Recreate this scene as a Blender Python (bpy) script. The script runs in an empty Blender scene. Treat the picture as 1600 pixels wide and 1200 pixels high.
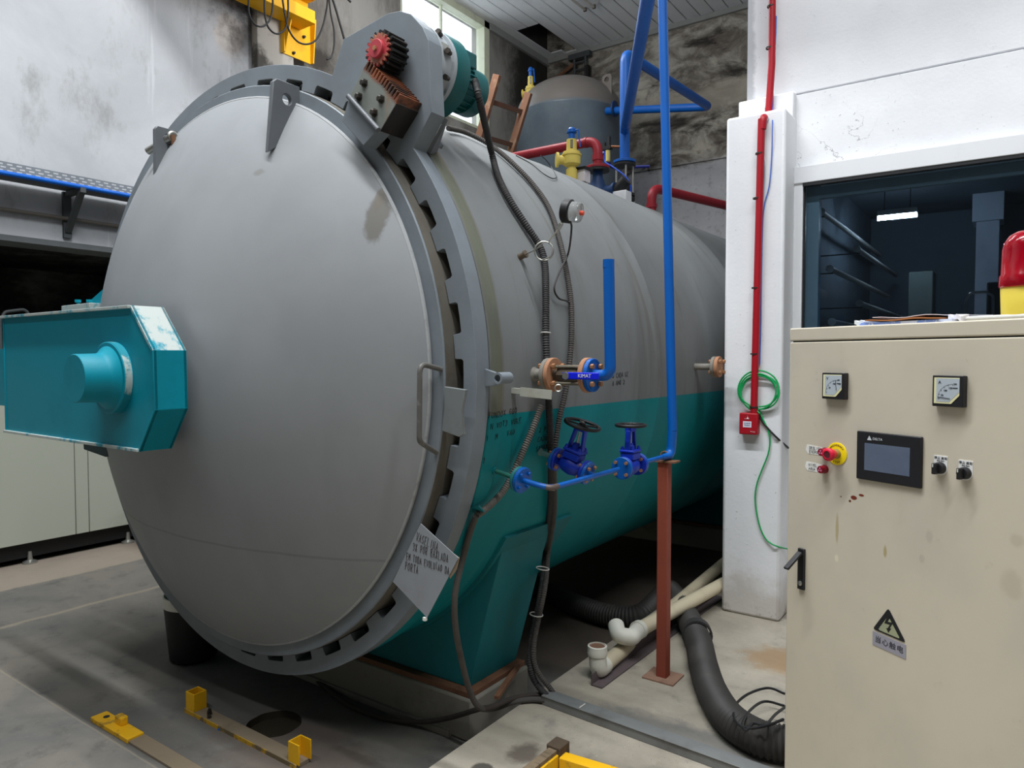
import bpy, bmesh, math, random
from mathutils import Vector, Matrix
random.seed(7)
V = Vector
pi = math.pi
SC = bpy.context.scene
COL = SC.collection

# ------------------------------------------------------------------ camera
FPX, YAW, PITCH, H = 1117.0, math.atan2(790, 1117), math.atan2(40, 1117), 1.55
FW = V((-math.sin(YAW)*math.cos(PITCH), math.cos(YAW)*math.cos(PITCH), -math.sin(PITCH)))
RT = V((math.cos(YAW), math.sin(YAW), 0))
UP = RT.cross(FW)
CAM = V((0, 0, H))
cd = bpy.data.cameras.new('camera'); co = bpy.data.objects.new('camera', cd); COL.objects.link(co)
cd.sensor_width = 36; cd.lens = FPX/1600*36; cd.clip_start = .05; cd.clip_end = 200
co.matrix_world = Matrix(((RT.x, UP.x, -FW.x, 0), (RT.y, UP.y, -FW.y, 0), (RT.z, UP.z, -FW.z, H), (0, 0, 0, 1)))
SC.camera = co

# ------------------------------------------------------------------ world, lights, exposure
w = bpy.data.worlds.new('world'); SC.world = w; w.use_nodes = True
bg = w.node_tree.nodes['Background']; bg.inputs[0].default_value = (.80, .90, 1.0, 1); bg.inputs[1].default_value = 3.0
SC.view_settings.view_transform = 'Standard'; SC.view_settings.look = 'None'
SC.view_settings.exposure = -0.12; SC.view_settings.gamma = 1; SC.view_settings.use_curve_mapping = False


def area(name, loc, sx, sy, power, col=(1, 1, 1), rot=(0, 0, 0)):
    l = bpy.data.lights.new(name, 'AREA'); l.shape = 'RECTANGLE'; l.size = sx; l.size_y = sy; l.energy = power; l.color = col
    o = bpy.data.objects.new(name, l); COL.objects.link(o); o.location = loc; o.rotation_euler = rot
    return o


# ceiling luminaires of the hall; the nearer row is added as frontal fill
for lx, ly, p in ((-4.7, .8, 115), (-2.5, .8, 360), (-.2, .8, 215), (2.1, .8, 190), (-2.5, -1.6, 90), (-.2, -1.6, 70), (2.1, -1.6, 75)):
    area('ceiling_and_fill_light', (lx, ly, 7.7), 2.1, .16, p, (.95, .98, 1.0))
area('ceiling_and_fill_light', (-3.7, 4.7, 6.2), 2.1, .16, 70, (.95, .98, 1.0))
pl = bpy.data.lights.new('added_fill_light', 'POINT'); pl.energy = 130; pl.shadow_soft_size = .25; pl.color = (.97, .985, 1)  # unseen point light added to brighten the ceiling and back wall
po = bpy.data.objects.new('added_fill_light', pl); COL.objects.link(po); po.location = (-4.3, 5.3, 5.25)

# ------------------------------------------------------------------ pixel ray -> point on a world plane of known depth
def ray(px, py): return FW + RT*((px-800)/FPX) - UP*((py-600)/FPX)
def Pz(px, py, z): r = ray(px, py); return CAM + r*((z-H)/r.z)
def Py(px, py, y): r = ray(px, py); return CAM + r*(y/r.y)
def Px(px, py, x): r = ray(px, py); return CAM + r*(x/r.x)

# ------------------------------------------------------------------ materials
def srgb(r, g, b):
    f = lambda c: (c/255/12.92) if c/255 <= .04045 else ((c/255+.055)/1.055)**2.4
    return (f(r), f(g), f(b), 1)


class M:
    def __init__(s, name):
        s.m = bpy.data.materials.new(name); s.m.use_nodes = True
        s.n = s.m.node_tree.nodes; s.l = s.m.node_tree.links
        s.b = s.n['Principled BSDF']; s.tc = s.n.new('ShaderNodeTexCoord')
    def inp(s, node, k, v):
        if isinstance(v, bpy.types.NodeSocket): s.l.new(v, node.inputs[k])
        else: node.inputs[k].default_value = v
    def coords(s, scale=(1, 1, 1)):
        mp = s.n.new('ShaderNodeMapping'); s.l.new(s.tc.outputs['Object'], mp.inputs[0]); mp.inputs['Scale'].default_value = scale
        return mp.outputs[0]
    def noise(s, scale=5, detail=6, rough=.6, stretch=(1, 1, 1), dist=0.0):
        t = s.n.new('ShaderNodeTexNoise'); s.l.new(s.coords(stretch), t.inputs[0])
        t.inputs['Scale'].default_value = scale; t.inputs['Detail'].default_value = detail; t.inputs['Roughness'].default_value = rough; t.inputs['Distortion'].default_value = dist
        return t.outputs[0]
    def ramp(s, v, a, b):
        r = s.n.new('ShaderNodeMapRange'); s.inp(r, 0, v); r.inputs[1].default_value = a; r.inputs[2].default_value = b; r.interpolation_type = 'SMOOTHSTEP'
        return r.outputs[0]
    def math(s, op, a, b=0.0):
        r = s.n.new('ShaderNodeMath'); r.operation = op; s.inp(r, 0, a); s.inp(r, 1, b); return r.outputs[0]
    def mul(s, a, b): return s.math('MULTIPLY', a, b)
    def mix(s, f, a, b):
        r = s.n.new('ShaderNodeMix'); r.data_type = 'RGBA'; s.inp(r, 0, f); s.inp(r, 6, a); s.inp(r, 7, b); return r.outputs[2]
    def sep(s):
        r = s.n.new('ShaderNodeSeparateXYZ'); s.l.new(s.tc.outputs['Object'], r.inputs[0]); return r.outputs
    def band(s, v, a, b, e=.01):
        return s.mul(s.ramp(v, a-e, a+e), s.math('SUBTRACT', 1.0, s.ramp(v, b-e, b+e)))
    def spot(s, c, rad, soft=.5):
        mp = s.n.new('ShaderNodeMapping'); s.l.new(s.tc.outputs['Object'], mp.inputs[0])
        mp.vector_type = 'POINT'; mp.inputs['Scale'].default_value = [1/r for r in rad]; mp.inputs['Location'].default_value = [-c[i]/rad[i] for i in range(3)]
        nz = s.noise(9, 4, .7)
        ln = s.n.new('ShaderNodeVectorMath'); ln.operation = 'LENGTH'; s.l.new(mp.outputs[0], ln.inputs[0])
        d = s.math('ADD', ln.outputs[1], s.math('SUBTRACT', s.mul(nz, 1.4), .7))
        return s.math('SUBTRACT', 1.0, s.ramp(d, 1-soft, 1+soft*.3))
    def bump(s, h, strength=.2, dist=.01):
        b = s.n.new('ShaderNodeBump'); b.inputs['Strength'].default_value = strength; b.inputs['Distance'].default_value = dist
        s.inp(b, 'Height', h); s.l.new(b.outputs[0], s.b.inputs['Normal'])
    def done(s, col, rough=.5, metal=0.0, spec=.5):
        s.inp(s.b, 'Base Color', col); s.inp(s.b, 'Roughness', rough); s.inp(s.b, 'Metallic', metal); s.b.inputs['Specular IOR Level'].default_value = spec
        return s.m


MATS = {}
def paint(name, rgb, dirt=None, amt=.35, scale=4, rough=.5, metal=0.0, streak=(1, 1, 1), bump=.08, lo=.5, hi=.75, spec=.4):
    """painted or plain surface with large tonal drift, dirt patches and a little relief"""
    if name in MATS: return MATS[name]
    m = M(name); c = srgb(*rgb); d = srgb(*(dirt or [v*.55 for v in rgb]))
    n1 = m.noise(scale, 8, .65, streak); n2 = m.noise(scale*6, 5, .7)
    f = m.mul(m.ramp(n1, lo, hi), amt)
    f = m.math('ADD', f, m.mul(m.ramp(n2, .6, .8), amt*.5))
    m.bump(n2, bump, .004)
    MATS[name] = m.done(m.mix(f, c, d), m.math('ADD', rough, m.mul(n1, .15)), metal, spec)
    return MATS[name]


def plain(name, rgb, rough=.5, metal=0.0):
    return paint(name, rgb, None, .25, 8, rough, metal)


def emit(name, rgb, strength):
    m = M(name); m.b.inputs['Emission Color'].default_value = srgb(*rgb); m.b.inputs['Emission Strength'].default_value = strength
    return m.done(srgb(*rgb), .5)

# ------------------------------------------------------------------ mesh builder
def frame(d, hint=None):
    d = V(d).normalized(); hint = V(hint) if hint else (V((0, 0, 1)) if abs(d.z) < .9 else V((0, 1, 0)))
    a = (hint - d*hint.dot(d)).normalized(); return d, a, d.cross(a)


class MB:
    def __init__(s): s.v = []; s.f = []
    def add(s, vs, fs):
        o = len(s.v); s.v += [V(p) for p in vs]; s.f += [[i+o for i in f] for f in fs]; return s
    def box(s, c, size, ax=None):
        c = V(c); h = [x/2 for x in size]; ax = ax or (V((1, 0, 0)), V((0, 1, 0)), V((0, 0, 1)))
        vs = [c + ax[0]*h[0]*i + ax[1]*h[1]*j + ax[2]*h[2]*k for i in (-1, 1) for j in (-1, 1) for k in (-1, 1)]
        return s.add(vs, [[0, 1, 3, 2], [4, 6, 7, 5], [0, 4, 5, 1], [2, 3, 7, 6], [0, 2, 6, 4], [1, 5, 7, 3]])
    def bb(s, a, b): a, b = V(a), V(b); return s.box((a+b)/2, [abs(b[i]-a[i]) for i in range(3)])
    def lathe(s, o, d, prof, n=32, hint=None, arc=None):
        """profile of (along, radius) turned about o + t*d"""
        o = V(o); d, a, b = frame(d, hint); vs = []; fs = []; m = len(prof)
        for t, r in prof:
            for k in range(n):
                q = 2*pi*k/n; vs.append(o + d*t + (a*math.cos(q)+b*math.sin(q))*r)
        for i in range(m-1):
            for k in range(n): fs.append([i*n+k, i*n+(k+1) % n, (i+1)*n+(k+1) % n, (i+1)*n+k])
        if prof[0][1] > 1e-6: fs.append(list(range(n))[::-1])
        if prof[-1][1] > 1e-6: fs.append([(m-1)*n+k for k in range(n)])
        return s.add(vs, fs)
    def cyl(s, p, q, r, n=16, r2=None):
        p, q = V(p), V(q); return s.lathe(p, q-p, [(0, r), ((q-p).length, r if r2 is None else r2)], n)
    def ring(s, o, d, prof, n=48, hint=None):
        """closed profile: a turned ring"""
        o = V(o); d, a, b = frame(d, hint); vs = []; fs = []; m = len(prof)
        for t, r in prof:
            for k in range(n):
                q = 2*pi*k/n; vs.append(o + d*t + (a*math.cos(q)+b*math.sin(q))*r)
        for i in range(m):
            j = (i+1) % m
            for k in range(n): fs.append([i*n+k, i*n+(k+1) % n, j*n+(k+1) % n, j*n+k])
        return s.add(vs, fs)
    def torus(s, o, d, R, r, n=32, m=8):
        return s.ring(o, d, [(r*math.cos(2*pi*i/m), R + r*math.sin(2*pi*i/m)) for i in range(m)], n)
    def tube(s, pts, r, n=10, closed=False):
        pts = [V(p) for p in pts]; L = len(pts); vs = []; fs = []
        rad = r if callable(r) else (lambda i: r)
        t0 = (pts[1]-pts[0]).normalized(); _, a, b = frame(t0)
        for i, p in enumerate(pts):
            if closed: t = (pts[(i+1) % L]-pts[i-1])
            else: t = pts[min(i+1, L-1)]-pts[max(i-1, 0)]
            t = t.normalized() if t.length > 1e-9 else t0
            a = (a - t*a.dot(t)).normalized(); b = t.cross(a)
            for k in range(n):
                q = 2*pi*k/n; vs.append(p + (a*math.cos(q)+b*math.sin(q))*rad(i))
        for i in range(L if closed else L-1):
            j = (i+1) % L
            for k in range(n): fs.append([i*n+k, i*n+(k+1) % n, j*n+(k+1) % n, j*n+k])
        if not closed: fs.append(list(range(n))[::-1]); fs.append([(L-1)*n+k for k in range(n)])
        return s.add(vs, fs)
    def prism(s, poly, e):
        """polygon (3-D points, flat) pushed along e"""
        poly = [V(p) for p in poly]; e = V(e); n = len(poly)
        return s.add(poly + [p+e for p in poly], [list(range(n))[::-1], list(range(n, 2*n))] + [[i, (i+1) % n, (i+1) % n+n, i+n] for i in range(n)])
    def build(s, name, mat, parent=None, bevel=0, smooth=35, seg=2):
        me = bpy.data.meshes.new(name); off = V((0, 0, 0)); p = parent
        while p: off += p.location; p = p.parent
        me.from_pydata([tuple(q-off) for q in s.v], [], s.f); me.validate()
        bm = bmesh.new(); bm.from_mesh(me); bmesh.ops.recalc_face_normals(bm, faces=bm.faces); bm.to_mesh(me); bm.free()
        if mat: me.materials.append(mat)
        me.shade_smooth(); me.set_sharp_from_angle(angle=math.radians(smooth))
        o = bpy.data.objects.new(name, me); COL.objects.link(o)
        if parent: o.parent = parent
        if bevel:
            md = o.modifiers.new('edge', 'BEVEL'); md.width = bevel; md.segments = seg; md.limit_method = 'ANGLE'; md.angle_limit = .6
        return o


def tag(o, label=None, cat=None, group=None, kind=None):
    for k, v in (('label', label), ('category', cat), ('group', group), ('kind', kind)):
        if v: o[k] = v
    return o
def thing(name, label, cat, loc, group=None):
    o = bpy.data.objects.new(name, None); COL.objects.link(o); o.location = V(loc); o.empty_display_size = .1
    return tag(o, label, cat, group)
def struct(name, mb, mat, parent=None, **k):
    o = mb.build(name, mat, parent, **k)
    if not parent: o['kind'] = 'structure'
    return o

# curves
def spline(pts, step=.02):
    pts = [V(p) for p in pts]; out = []; P = [pts[0]*2-pts[1]] + pts + [pts[-1]*2-pts[-2]]
    for i in range(1, len(P)-2):
        a, b, c, d = P[i-1:i+3]; n = max(2, int((c-b).length/step))
        for k in range(n):
            t = k/n; out.append(.5*((2*b) + (c-a)*t + (2*a-5*b+4*c-d)*t*t + (3*b-a-3*c+d)*t**3))
    out.append(pts[-1]); return out
def resample(pts, step):
    out = [pts[0]]; acc = 0
    for a, b in zip(pts, pts[1:]):
        L = (b-a).length
        if L < 1e-9: continue
        t = step-acc
        while t <= L: out.append(a+(b-a)*(t/L)); t += step
        acc = L-(t-step)
    return out
def bend(pts, r, n=7):
    """polyline with rounded corners"""
    pts = [V(p) for p in pts]; out = [pts[0]]
    for a, b, c in zip(pts, pts[1:], pts[2:]):
        u, v = (a-b), (c-b); k = min(r, u.length*.49, v.length*.49); u.normalize(); v.normalize()
        ang = u.angle(v)
        d = min(k/math.tan(ang/2), (a-b).length*.49, (c-b).length*.49) if ang < pi-.02 else 0
        p, q = b+u*d, b+v*d
        for i in range(n+1):
            t = i/n; out.append(p*(1-t)**2 + b*2*t*(1-t) + q*t*t)
    out.append(pts[-1]); return out
def corrugated(pts, r, pitch=.008, depth=.12, n=10):
    q = resample(spline(pts), pitch/2); return MB().tube(q, lambda i: r*(1 if i % 2 else 1-depth), n)

# block letters (built-in font) turned to meshes
def text(body, size, o, u, v, mat, parent, name='lettering', align='CENTER', depth=.0004):
    cu = bpy.data.curves.new(name, 'FONT'); cu.body = body; cu.size = size; cu.align_x = align; cu.align_y = 'CENTER'; cu.extrude = depth; cu.resolution_u = 2
    t = bpy.data.objects.new(name, cu); COL.objects.link(t); bpy.context.view_layer.update()
    me = bpy.data.meshes.new_from_object(t.evaluated_get(bpy.context.evaluated_depsgraph_get())); bpy.data.objects.remove(t)
    u = V(u).normalized(); nrm = u.cross(V(v)).normalized(); v = nrm.cross(u)
    off = V((0, 0, 0)); p = parent
    while p: off += p.location; p = p.parent
    o = V(o)-off
    for q in me.vertices: q.co = o + u*q.co.x + v*q.co.y + nrm*q.co.z
    me.materials.clear(); me.materials.append(mat)
    ob = bpy.data.objects.new(name, me); COL.objects.link(ob); ob.parent = parent; return ob

# hand lettering: stroke alphabet on a unit cell
LET = {'A': ['00 5a a0', '24 84'], 'B': ['00 0a', '0a 6a 88 66 05 66 93 70 00'], 'C': ['98 6a 28 04 21 60 92'], 'D': ['00 0a', '0a 6a 97 93 60 00'],
       'E': ['9a 0a 00 90', '05 75'], 'F': ['9a 0a 00', '05 75'], 'G': ['98 6a 28 04 21 60 92 95 55'], 'H': ['00 0a', '90 9a', '05 95'], 'I': ['50 5a'],
       'K': ['00 0a', '9a 05 90'], 'L': ['0a 00 80'], 'M': ['00 0a 54 aa a0'], 'N': ['00 0a 90 9a'], 'O': ['5a 18 03 40 82 97 5a'], 'P': ['00 0a', '0a 7a 97 65 05'],
       'Q': ['5a 18 03 40 82 97 5a', '63 a0'], 'R': ['00 0a', '0a 7a 97 65 05', '45 90'], 'S': ['99 6a 28 16 64 92 60 01'], 'T': ['0a aa', '5a 50'],
       'U': ['0a 02 40 70 93 9a'], 'V': ['0a 50 aa'], 'W': ['0a 20 56 80 aa'], 'X': ['0a 90', '00 9a'], 'Y': ['0a 55 aa', '55 50'], 'Z': ['0a 9a 00 90'],
       '0': ['5a 18 03 40 82 97 5a'], '1': ['28 5a 50'], '2': ['08 4a 88 85 00 90'], '3': ['09 4a 98 56 46 56 93 50 01'], '6': ['8a 25 02 40 83 55 04'], '7': ['0a 9a 30'],
       ' ': [], '.': ['40 41'], '-': ['25 75'], '~': ['0c 3d 6c 9d'], ',': ['51 3c']}
def hx(c): return int(c, 16)/10
def scrawl(lines, fn, h, lead, r, mat, parent, name='handwriting', jit=.06, asp=.62, gap=.28):
    """marker writing, one part per line; fn(u, v) maps metres on the surface to a point"""
    rnd = random.Random(len(lines[0])*7+3)
    for li, ln in enumerate(lines):
        mb = MB(); u = 0
        for ch in ln:
            for st in LET.get(ch, []):
                pp = [(hx(t[0]) + rnd.uniform(-jit, jit), hx(t[1]) + rnd.uniform(-jit, jit)) for t in st.split()]
                mb.tube([fn(a*asp*h+u, b*h - li*lead) for a, b in pp], r, 4)
            u += h*(asp+gap)
        if mb.v: mb.build(name, mat, parent)['kind'] = 'stuff'


# ================================================================== SETTING
ZL = -.15          # lower floor in front of the door and under the vessel; the raised slab is z = 0
CX, CZ = -2.954, 1.479   # vessel axis
XW = -6.37         # left wall
YB = 10.0          # back wall
ZC = 6.40          # board ceiling over the vessel
ZH = 8.0           # roof of the hall
YR = 4.54          # right (control room) wall

m = M('lower_concrete'); xyz = m.sep()
n1 = m.noise(1.1, 9, .65, (1, 1, 1), .6); n2 = m.noise(6, 8, .7); n3 = m.noise(55, 4, .6)
c = m.mix(m.ramp(n1, .35, .68), srgb(97, 96, 93), srgb(118, 113, 105))
c = m.mix(m.mul(m.ramp(n2, .5, .72), .5), c, srgb(66, 64, 64))
c = m.mix(m.mul(m.ramp(n3, .62, .75), .3), c, srgb(150, 145, 138))
nz = m.noise(3, 6, .6)
c = m.mix(m.mul(m.band(m.math('ADD', xyz[0], m.mul(nz, .12)), -5.16, -5.12, .02), .45), c, srgb(160, 148, 128))      # joint line
c = m.mix(m.mul(m.math('SUBTRACT', 1.0, m.ramp(m.math('ADD', xyz[0], m.mul(nz, .1)), -6.0, -5.95)), .6), c, srgb(160, 146, 130))
c = m.mix(m.mul(m.band(m.math('ADD', xyz[1], m.mul(nz, .012)), 1.524, 1.532, .005), .4), c, srgb(160, 150, 130))
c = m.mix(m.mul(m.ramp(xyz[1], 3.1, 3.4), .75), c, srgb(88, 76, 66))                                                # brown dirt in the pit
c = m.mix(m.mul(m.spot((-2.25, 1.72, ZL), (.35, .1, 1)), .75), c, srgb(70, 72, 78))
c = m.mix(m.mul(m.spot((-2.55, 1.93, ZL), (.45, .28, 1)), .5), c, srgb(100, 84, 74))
m.bump(m.math('ADD', n2, m.mul(n3, .4)), .25, .006)
FLOOR = m.done(c, m.math('ADD', .5, m.mul(n1, .35)), 0, .35)

m = M('slab_concrete'); xyz = m.sep()
n1 = m.noise(1.5, 9, .65, (1, 1, 1), .2); n2 = m.noise(9, 8, .7); n3 = m.noise(70, 4, .6); n4 = m.noise(2.6, 8, .68, (1, 1, 1), .3)
c = m.mix(m.ramp(n1, .35, .7), srgb(176, 168, 153), srgb(148, 140, 127))
c = m.mix(m.mul(m.ramp(n4, .52, .70), .6), c, srgb(100, 99, 97))
c = m.mix(m.mul(m.ramp(n2, .56, .75), .35), c, srgb(120, 108, 92))
c = m.mix(m.mul(m.ramp(n3, .66, .74), .5), c, srgb(225, 222, 215))
c = m.mix(m.mul(m.ramp(m.noise(110, 2, .5), .7, .73), .7), c, srgb(60, 52, 46))
c = m.mix(m.mul(m.spot((-.95, 3.75, 0), (.22, .2, 1)), .6), c, srgb(150, 112, 62))
c = m.mix(m.mul(m.spot((-1.55, 2.28, 0), (.07, .09, 1)), .8), c, srgb(88, 78, 70))
c = m.mix(m.mul(m.spot((-1.62, 2.10, 0), (.045, .045, 1), .3), .9), c, srgb(70, 66, 62))
c = m.mix(m.mul(m.spot((-1.1, 2.75, 0), (.5, .13, 1)), .6), c, srgb(104, 106, 108))
m.bump(m.math('ADD', n2, m.mul(n3, .5)), .25, .005)
SLAB = m.done(c, m.math('ADD', .5, m.mul(n1, .3)), 0, .35)

# lower floor with the round drain hole cut in it
dc = Pz(428, 1131, ZL); dr = .125
bm = bmesh.new()
cor = [bm.verts.new(p) for p in ((-11, -9, ZL), (-1.8, -9, ZL), (-1.8, YB, ZL), (-11, YB, ZL))]
cir = [bm.verts.new((dc.x+dr*math.cos(2*pi*k/40)*(1+.02*math.sin(5*k)), dc.y+dr*math.sin(2*pi*k/40), ZL)) for k in range(40)]
ed = [bm.edges.new((cor[i], cor[(i+1) % 4])) for i in range(4)] + [bm.edges.new((cir[i], cir[(i+1) % 40])) for i in range(40)]
bmesh.ops.triangle_fill(bm, use_beauty=True, use_dissolve=False, edges=ed, normal=(0, 0, 1))
bmesh.ops.recalc_face_normals(bm, faces=bm.faces)
if sum(f.normal.z for f in bm.faces) < 0: bmesh.ops.reverse_faces(bm, faces=bm.faces)
me = bpy.data.meshes.new('floor'); bm.to_mesh(me); bm.free(); me.materials.append(FLOOR)
floor = bpy.data.objects.new('floor', me); COL.objects.link(floor); floor['kind'] = 'structure'
b = MB(); vs = [(p[0], p[1], z) for z in (ZL, ZL-.035) for p in [(v.x+0, v.y) for v in [V((dc.x+dr*math.cos(2*pi*k/40)*(1+.02*math.sin(5*k)), dc.y+dr*math.sin(2*pi*k/40), 0)) for k in range(40)]]]
b.add(vs, [[k, (k+1) % 40, 40+(k+1) % 40, 40+k] for k in range(40)] + [list(range(40, 80))])
b.build('drain_pit', paint('drain_mud', (62, 56, 45), (36, 33, 26), .8, 9, .35, bump=.5), floor)

struct('floor_slab', MB().bb((-1.79, -9, -.4), (8.2, YB, 0)), SLAB)

# plinths below the saddles
PL = paint('plinth_concrete', (140, 136, 126), (84, 78, 70), .5, 3, .8, bump=.2)
struct('floor_plinth', MB().bb((-4.05, 2.42, ZL), (-1.93, 2.87, .045)), PL, bevel=.012)
struct('floor_plinth', MB().bb((-4.05, 6.14, ZL), (-1.93, 6.62, .045)), PL, bevel=.012)
struct('trim_1', MB().bb((-3.7, 2.405, ZL), (-2.05, 2.425, ZL+.03)), PL)

# --- stained plaster of the left and back walls
m = M('white_plaster'); xyz = m.sep()
n1 = m.noise(.8, 9, .62, (1, 1, 1), .4); n2 = m.noise(3.5, 8, .7, (1, 1, .5)); n3 = m.noise(30, 4, .6); n4 = m.noise(7, 5, .6, (1, 1, .06))
c = m.mix(m.ramp(n1, .3, .7), srgb(190, 192, 196), srgb(170, 172, 176))
c = m.mix(m.mul(m.ramp(n2, .52, .72), .5), c, srgb(122, 122, 116))
c = m.mix(m.mul(m.ramp(n4, .58, .7), .3), c, srgb(226, 229, 233))
nz = m.noise(2.2, 8, .72)
# black mould creeping from the hoist pilaster and paint flaked to the pinkish render beside it
mo = m.mul(m.ramp(m.math('ADD', xyz[1], m.mul(m.math('SUBTRACT', nz, .5), 1.2)), 4.02, 4.42), m.ramp(m.math('ADD', xyz[2], m.mul(m.math('SUBTRACT', nz, .5), .8)), 4.35, 5.0))
c = m.mix(m.mul(m.spot((XW, 4.22, 4.72), (1, .2, .26)), .5), c, srgb(196, 182, 168))
c = m.mix(m.mul(mo, .92), c, srgb(44, 42, 40))
# dark streak field on the part beyond the window and under it
mo2 = m.mul(m.ramp(m.math('ADD', xyz[1], m.mul(m.math('SUBTRACT', nz, .5), 1.0)), 8.75, 9.2), m.ramp(m.math('ADD', xyz[2], m.mul(m.math('SUBTRACT', nz, .5), 1.6)), 5.05, 5.5))
gr = m.ramp(m.math('ADD', xyz[1], m.mul(m.math('SUBTRACT', nz, .5), .3)), 4.9, 5.05)
c = m.mix(gr, c, m.mix(m.ramp(m.noise(1.6, 8, .7, (1, 1, .35)), .38, .66), srgb(150, 148, 143), srgb(98, 93, 87)))
c = m.mix(m.mul(mo2, .9), c, srgb(32, 30, 28))
c = m.mix(m.mul(m.spot((XW, 5.25, 4.85), (1, .3, .16)), .9), c, srgb(60, 56, 52))
m.bump(m.math('ADD', n3, n2), .2, .006)
PLAST = m.done(c, .8, 0, .25)

m = M('mouldy_plaster'); xyz = m.sep()
nz = m.noise(1.7, 9, .7, (1, 1, 1.6), .7); n2 = m.noise(9, 8, .72); n4 = m.noise(1.2, 7, .65, (1, 1, 2.6), .5)
low = m.math('SUBTRACT', 1.0, m.ramp(m.math('ADD', xyz[2], m.mul(m.math('SUBTRACT', nz, .5), .5)), 4.28, 4.42))
c = m.mix(m.ramp(nz, .34, .62), srgb(182, 177, 164), srgb(108, 101, 93))
c = m.mix(m.mul(m.ramp(n4, .5, .66), .9), c, srgb(46, 42, 38))
c = m.mix(m.mul(m.ramp(n2, .52, .72), .6), c, srgb(58, 53, 48))
band = m.band(m.math('ADD', xyz[2], m.mul(m.math('SUBTRACT', nz, .5), .35)), 5.1, 5.42, .06)
c = m.mix(m.mul(band, .7), c, srgb(170, 163, 148))
c = m.mix(m.mul(m.spot((-5.9, YB, 5.6), (.45, 1, .9)), .8), c, srgb(60, 56, 50))
c = m.mix(m.mul(low, .85), c, m.mix(m.ramp(n2, .5, .75), srgb(204, 204, 208), srgb(150, 149, 150)))
m.bump(m.math('ADD', n2, nz), .4, .012)
MOULD = m.done(c, .85, 0, .2)

b = MB()
b.bb((XW-.3, -9, 2.5), (XW, 4.95, ZC)); b.bb((XW-.3, -9, ZC), (XW, 1.8, ZH)); b.bb((XW-.3, 4.45, ZL), (XW, 4.95, 2.5)); b.bb((XW-.3, 1.8, ZC), (XW, YB, ZH))
b.bb((XW-.3, 4.95, ZL), (XW, 6.6, ZC)); b.bb((XW-.3, 8.4, ZL), (XW, YB, ZC)); b.bb((XW-.3, 6.6, ZL), (XW, 8.4, 4.83))
b.bb((XW-.3, -9, ZL), (XW, -3.2, 2.5))
struct('wall_left', b, PLAST)
struct('trim_2', MB().bb((XW-.32, -3.2, 2.455), (XW+.012, 4.45, 2.50)), plain('lintel_grey', (92, 96, 98), .6))
struct('wall_back', MB().bb((XW-.3, YB, ZL), (8.2, YB+.2, ZC+.6)).bb((XW, YB-.03, 4.36), (8.2, YB, 4.52)), MOULD)
# pilaster behind the hoist
struct('trim_3', MB().bb((XW, 4.46, ZL), (XW+.10, 4.90, ZC)), paint('pilaster_plaster', (176, 172, 165), (60, 56, 52), .9, 2.5, .8, bump=.3, lo=.42, hi=.6), bevel=.01)

# dark room behind the low opening in the left wall
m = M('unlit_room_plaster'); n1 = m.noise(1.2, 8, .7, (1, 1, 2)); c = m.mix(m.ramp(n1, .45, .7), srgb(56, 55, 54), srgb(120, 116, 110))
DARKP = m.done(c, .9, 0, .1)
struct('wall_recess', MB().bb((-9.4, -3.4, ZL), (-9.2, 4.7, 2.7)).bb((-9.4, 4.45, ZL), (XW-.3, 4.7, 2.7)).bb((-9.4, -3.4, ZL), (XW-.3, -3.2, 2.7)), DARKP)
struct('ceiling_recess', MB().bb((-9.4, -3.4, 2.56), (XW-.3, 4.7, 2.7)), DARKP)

# --- white wall, beam and column on the right
def white(name, extra=None):
    m = M(name); xyz = m.sep(); n1 = m.noise(1.3, 8, .6); n2 = m.noise(14, 8, .75); n3 = m.noise(60, 3, .5)
    c = m.mix(m.ramp(n1, .3, .7), srgb(232, 233, 236), srgb(220, 221, 225))
    c = m.mix(m.mul(m.ramp(n3, .70, .76), .5), c, srgb(130, 126, 120))
    c = m.mix(m.mul(m.ramp(n2, .58, .75), .22), c, srgb(178, 178, 178))
    if extra: c = extra(m, xyz, c)
    m.bump(m.math('ADD', n2, m.mul(n3, .5)), .22, .006)
    return m.done(c, .6, 0, .3)
def colx(m, xyz, c):
    nz = m.noise(5, 8, .75)
    f = m.mul(m.math('SUBTRACT', 1.0, m.ramp(m.math('ADD', xyz[2], m.mul(m.math('SUBTRACT', nz, .5), .5)), .10, .34)), .55)
    c = m.mix(f, c, srgb(170, 158, 140))
    g = m.mul(m.math('SUBTRACT', 1.0, m.ramp(xyz[2], .0, .09)), m.ramp(nz, .5, .6))
    return m.mix(m.mul(g, .8), c, srgb(110, 98, 84))
def wallx(m, xyz, c):
    nz = m.noise(6, 8, .75)
    f = m.math('SUBTRACT', 1.0, m.ramp(m.math('ADD', xyz[0], m.mul(m.math('SUBTRACT', nz, .5), .12)), -1.39, -1.36))
    c = m.mix(m.mul(f, .8), c, srgb(176, 178, 182))
    cr = m.noise(2.2, 6, .6, (1, 1, 1), 1.2)
    l = m.mul(m.band(cr, .497, .503, .002), m.spot((-.9, YR, 2.75), (.3, 1, .22)))
    return m.mix(m.mul(l, .8), c, srgb(110, 108, 106))
WHITE = white('white_wall_paint', wallx); WHITEC = white('white_column_paint', colx)
WX0, WX1, WZ0, WZ1 = -1.085, 1.65, .98, 2.60     # control-room window opening
zb = Py(1212, 152, YR).z
b = MB(); b.bb((-1.42, YR+.012, zb), (8.2, YR+.18, ZH)); b.bb((-1.42, YR, WZ1), (8.2, YR+.18, zb-.012)); b.bb((-1.42, YR, 0), (WX0, YR+.18, WZ1)); b.bb((WX1, YR, 0), (8.2, YR+.18, WZ1)); b.bb((WX0, YR, 0), (WX1, YR+.18, WZ0))
b.bb((-1.40, YR+.03, zb-.012), (8.2, YR+.17, zb))
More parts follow.
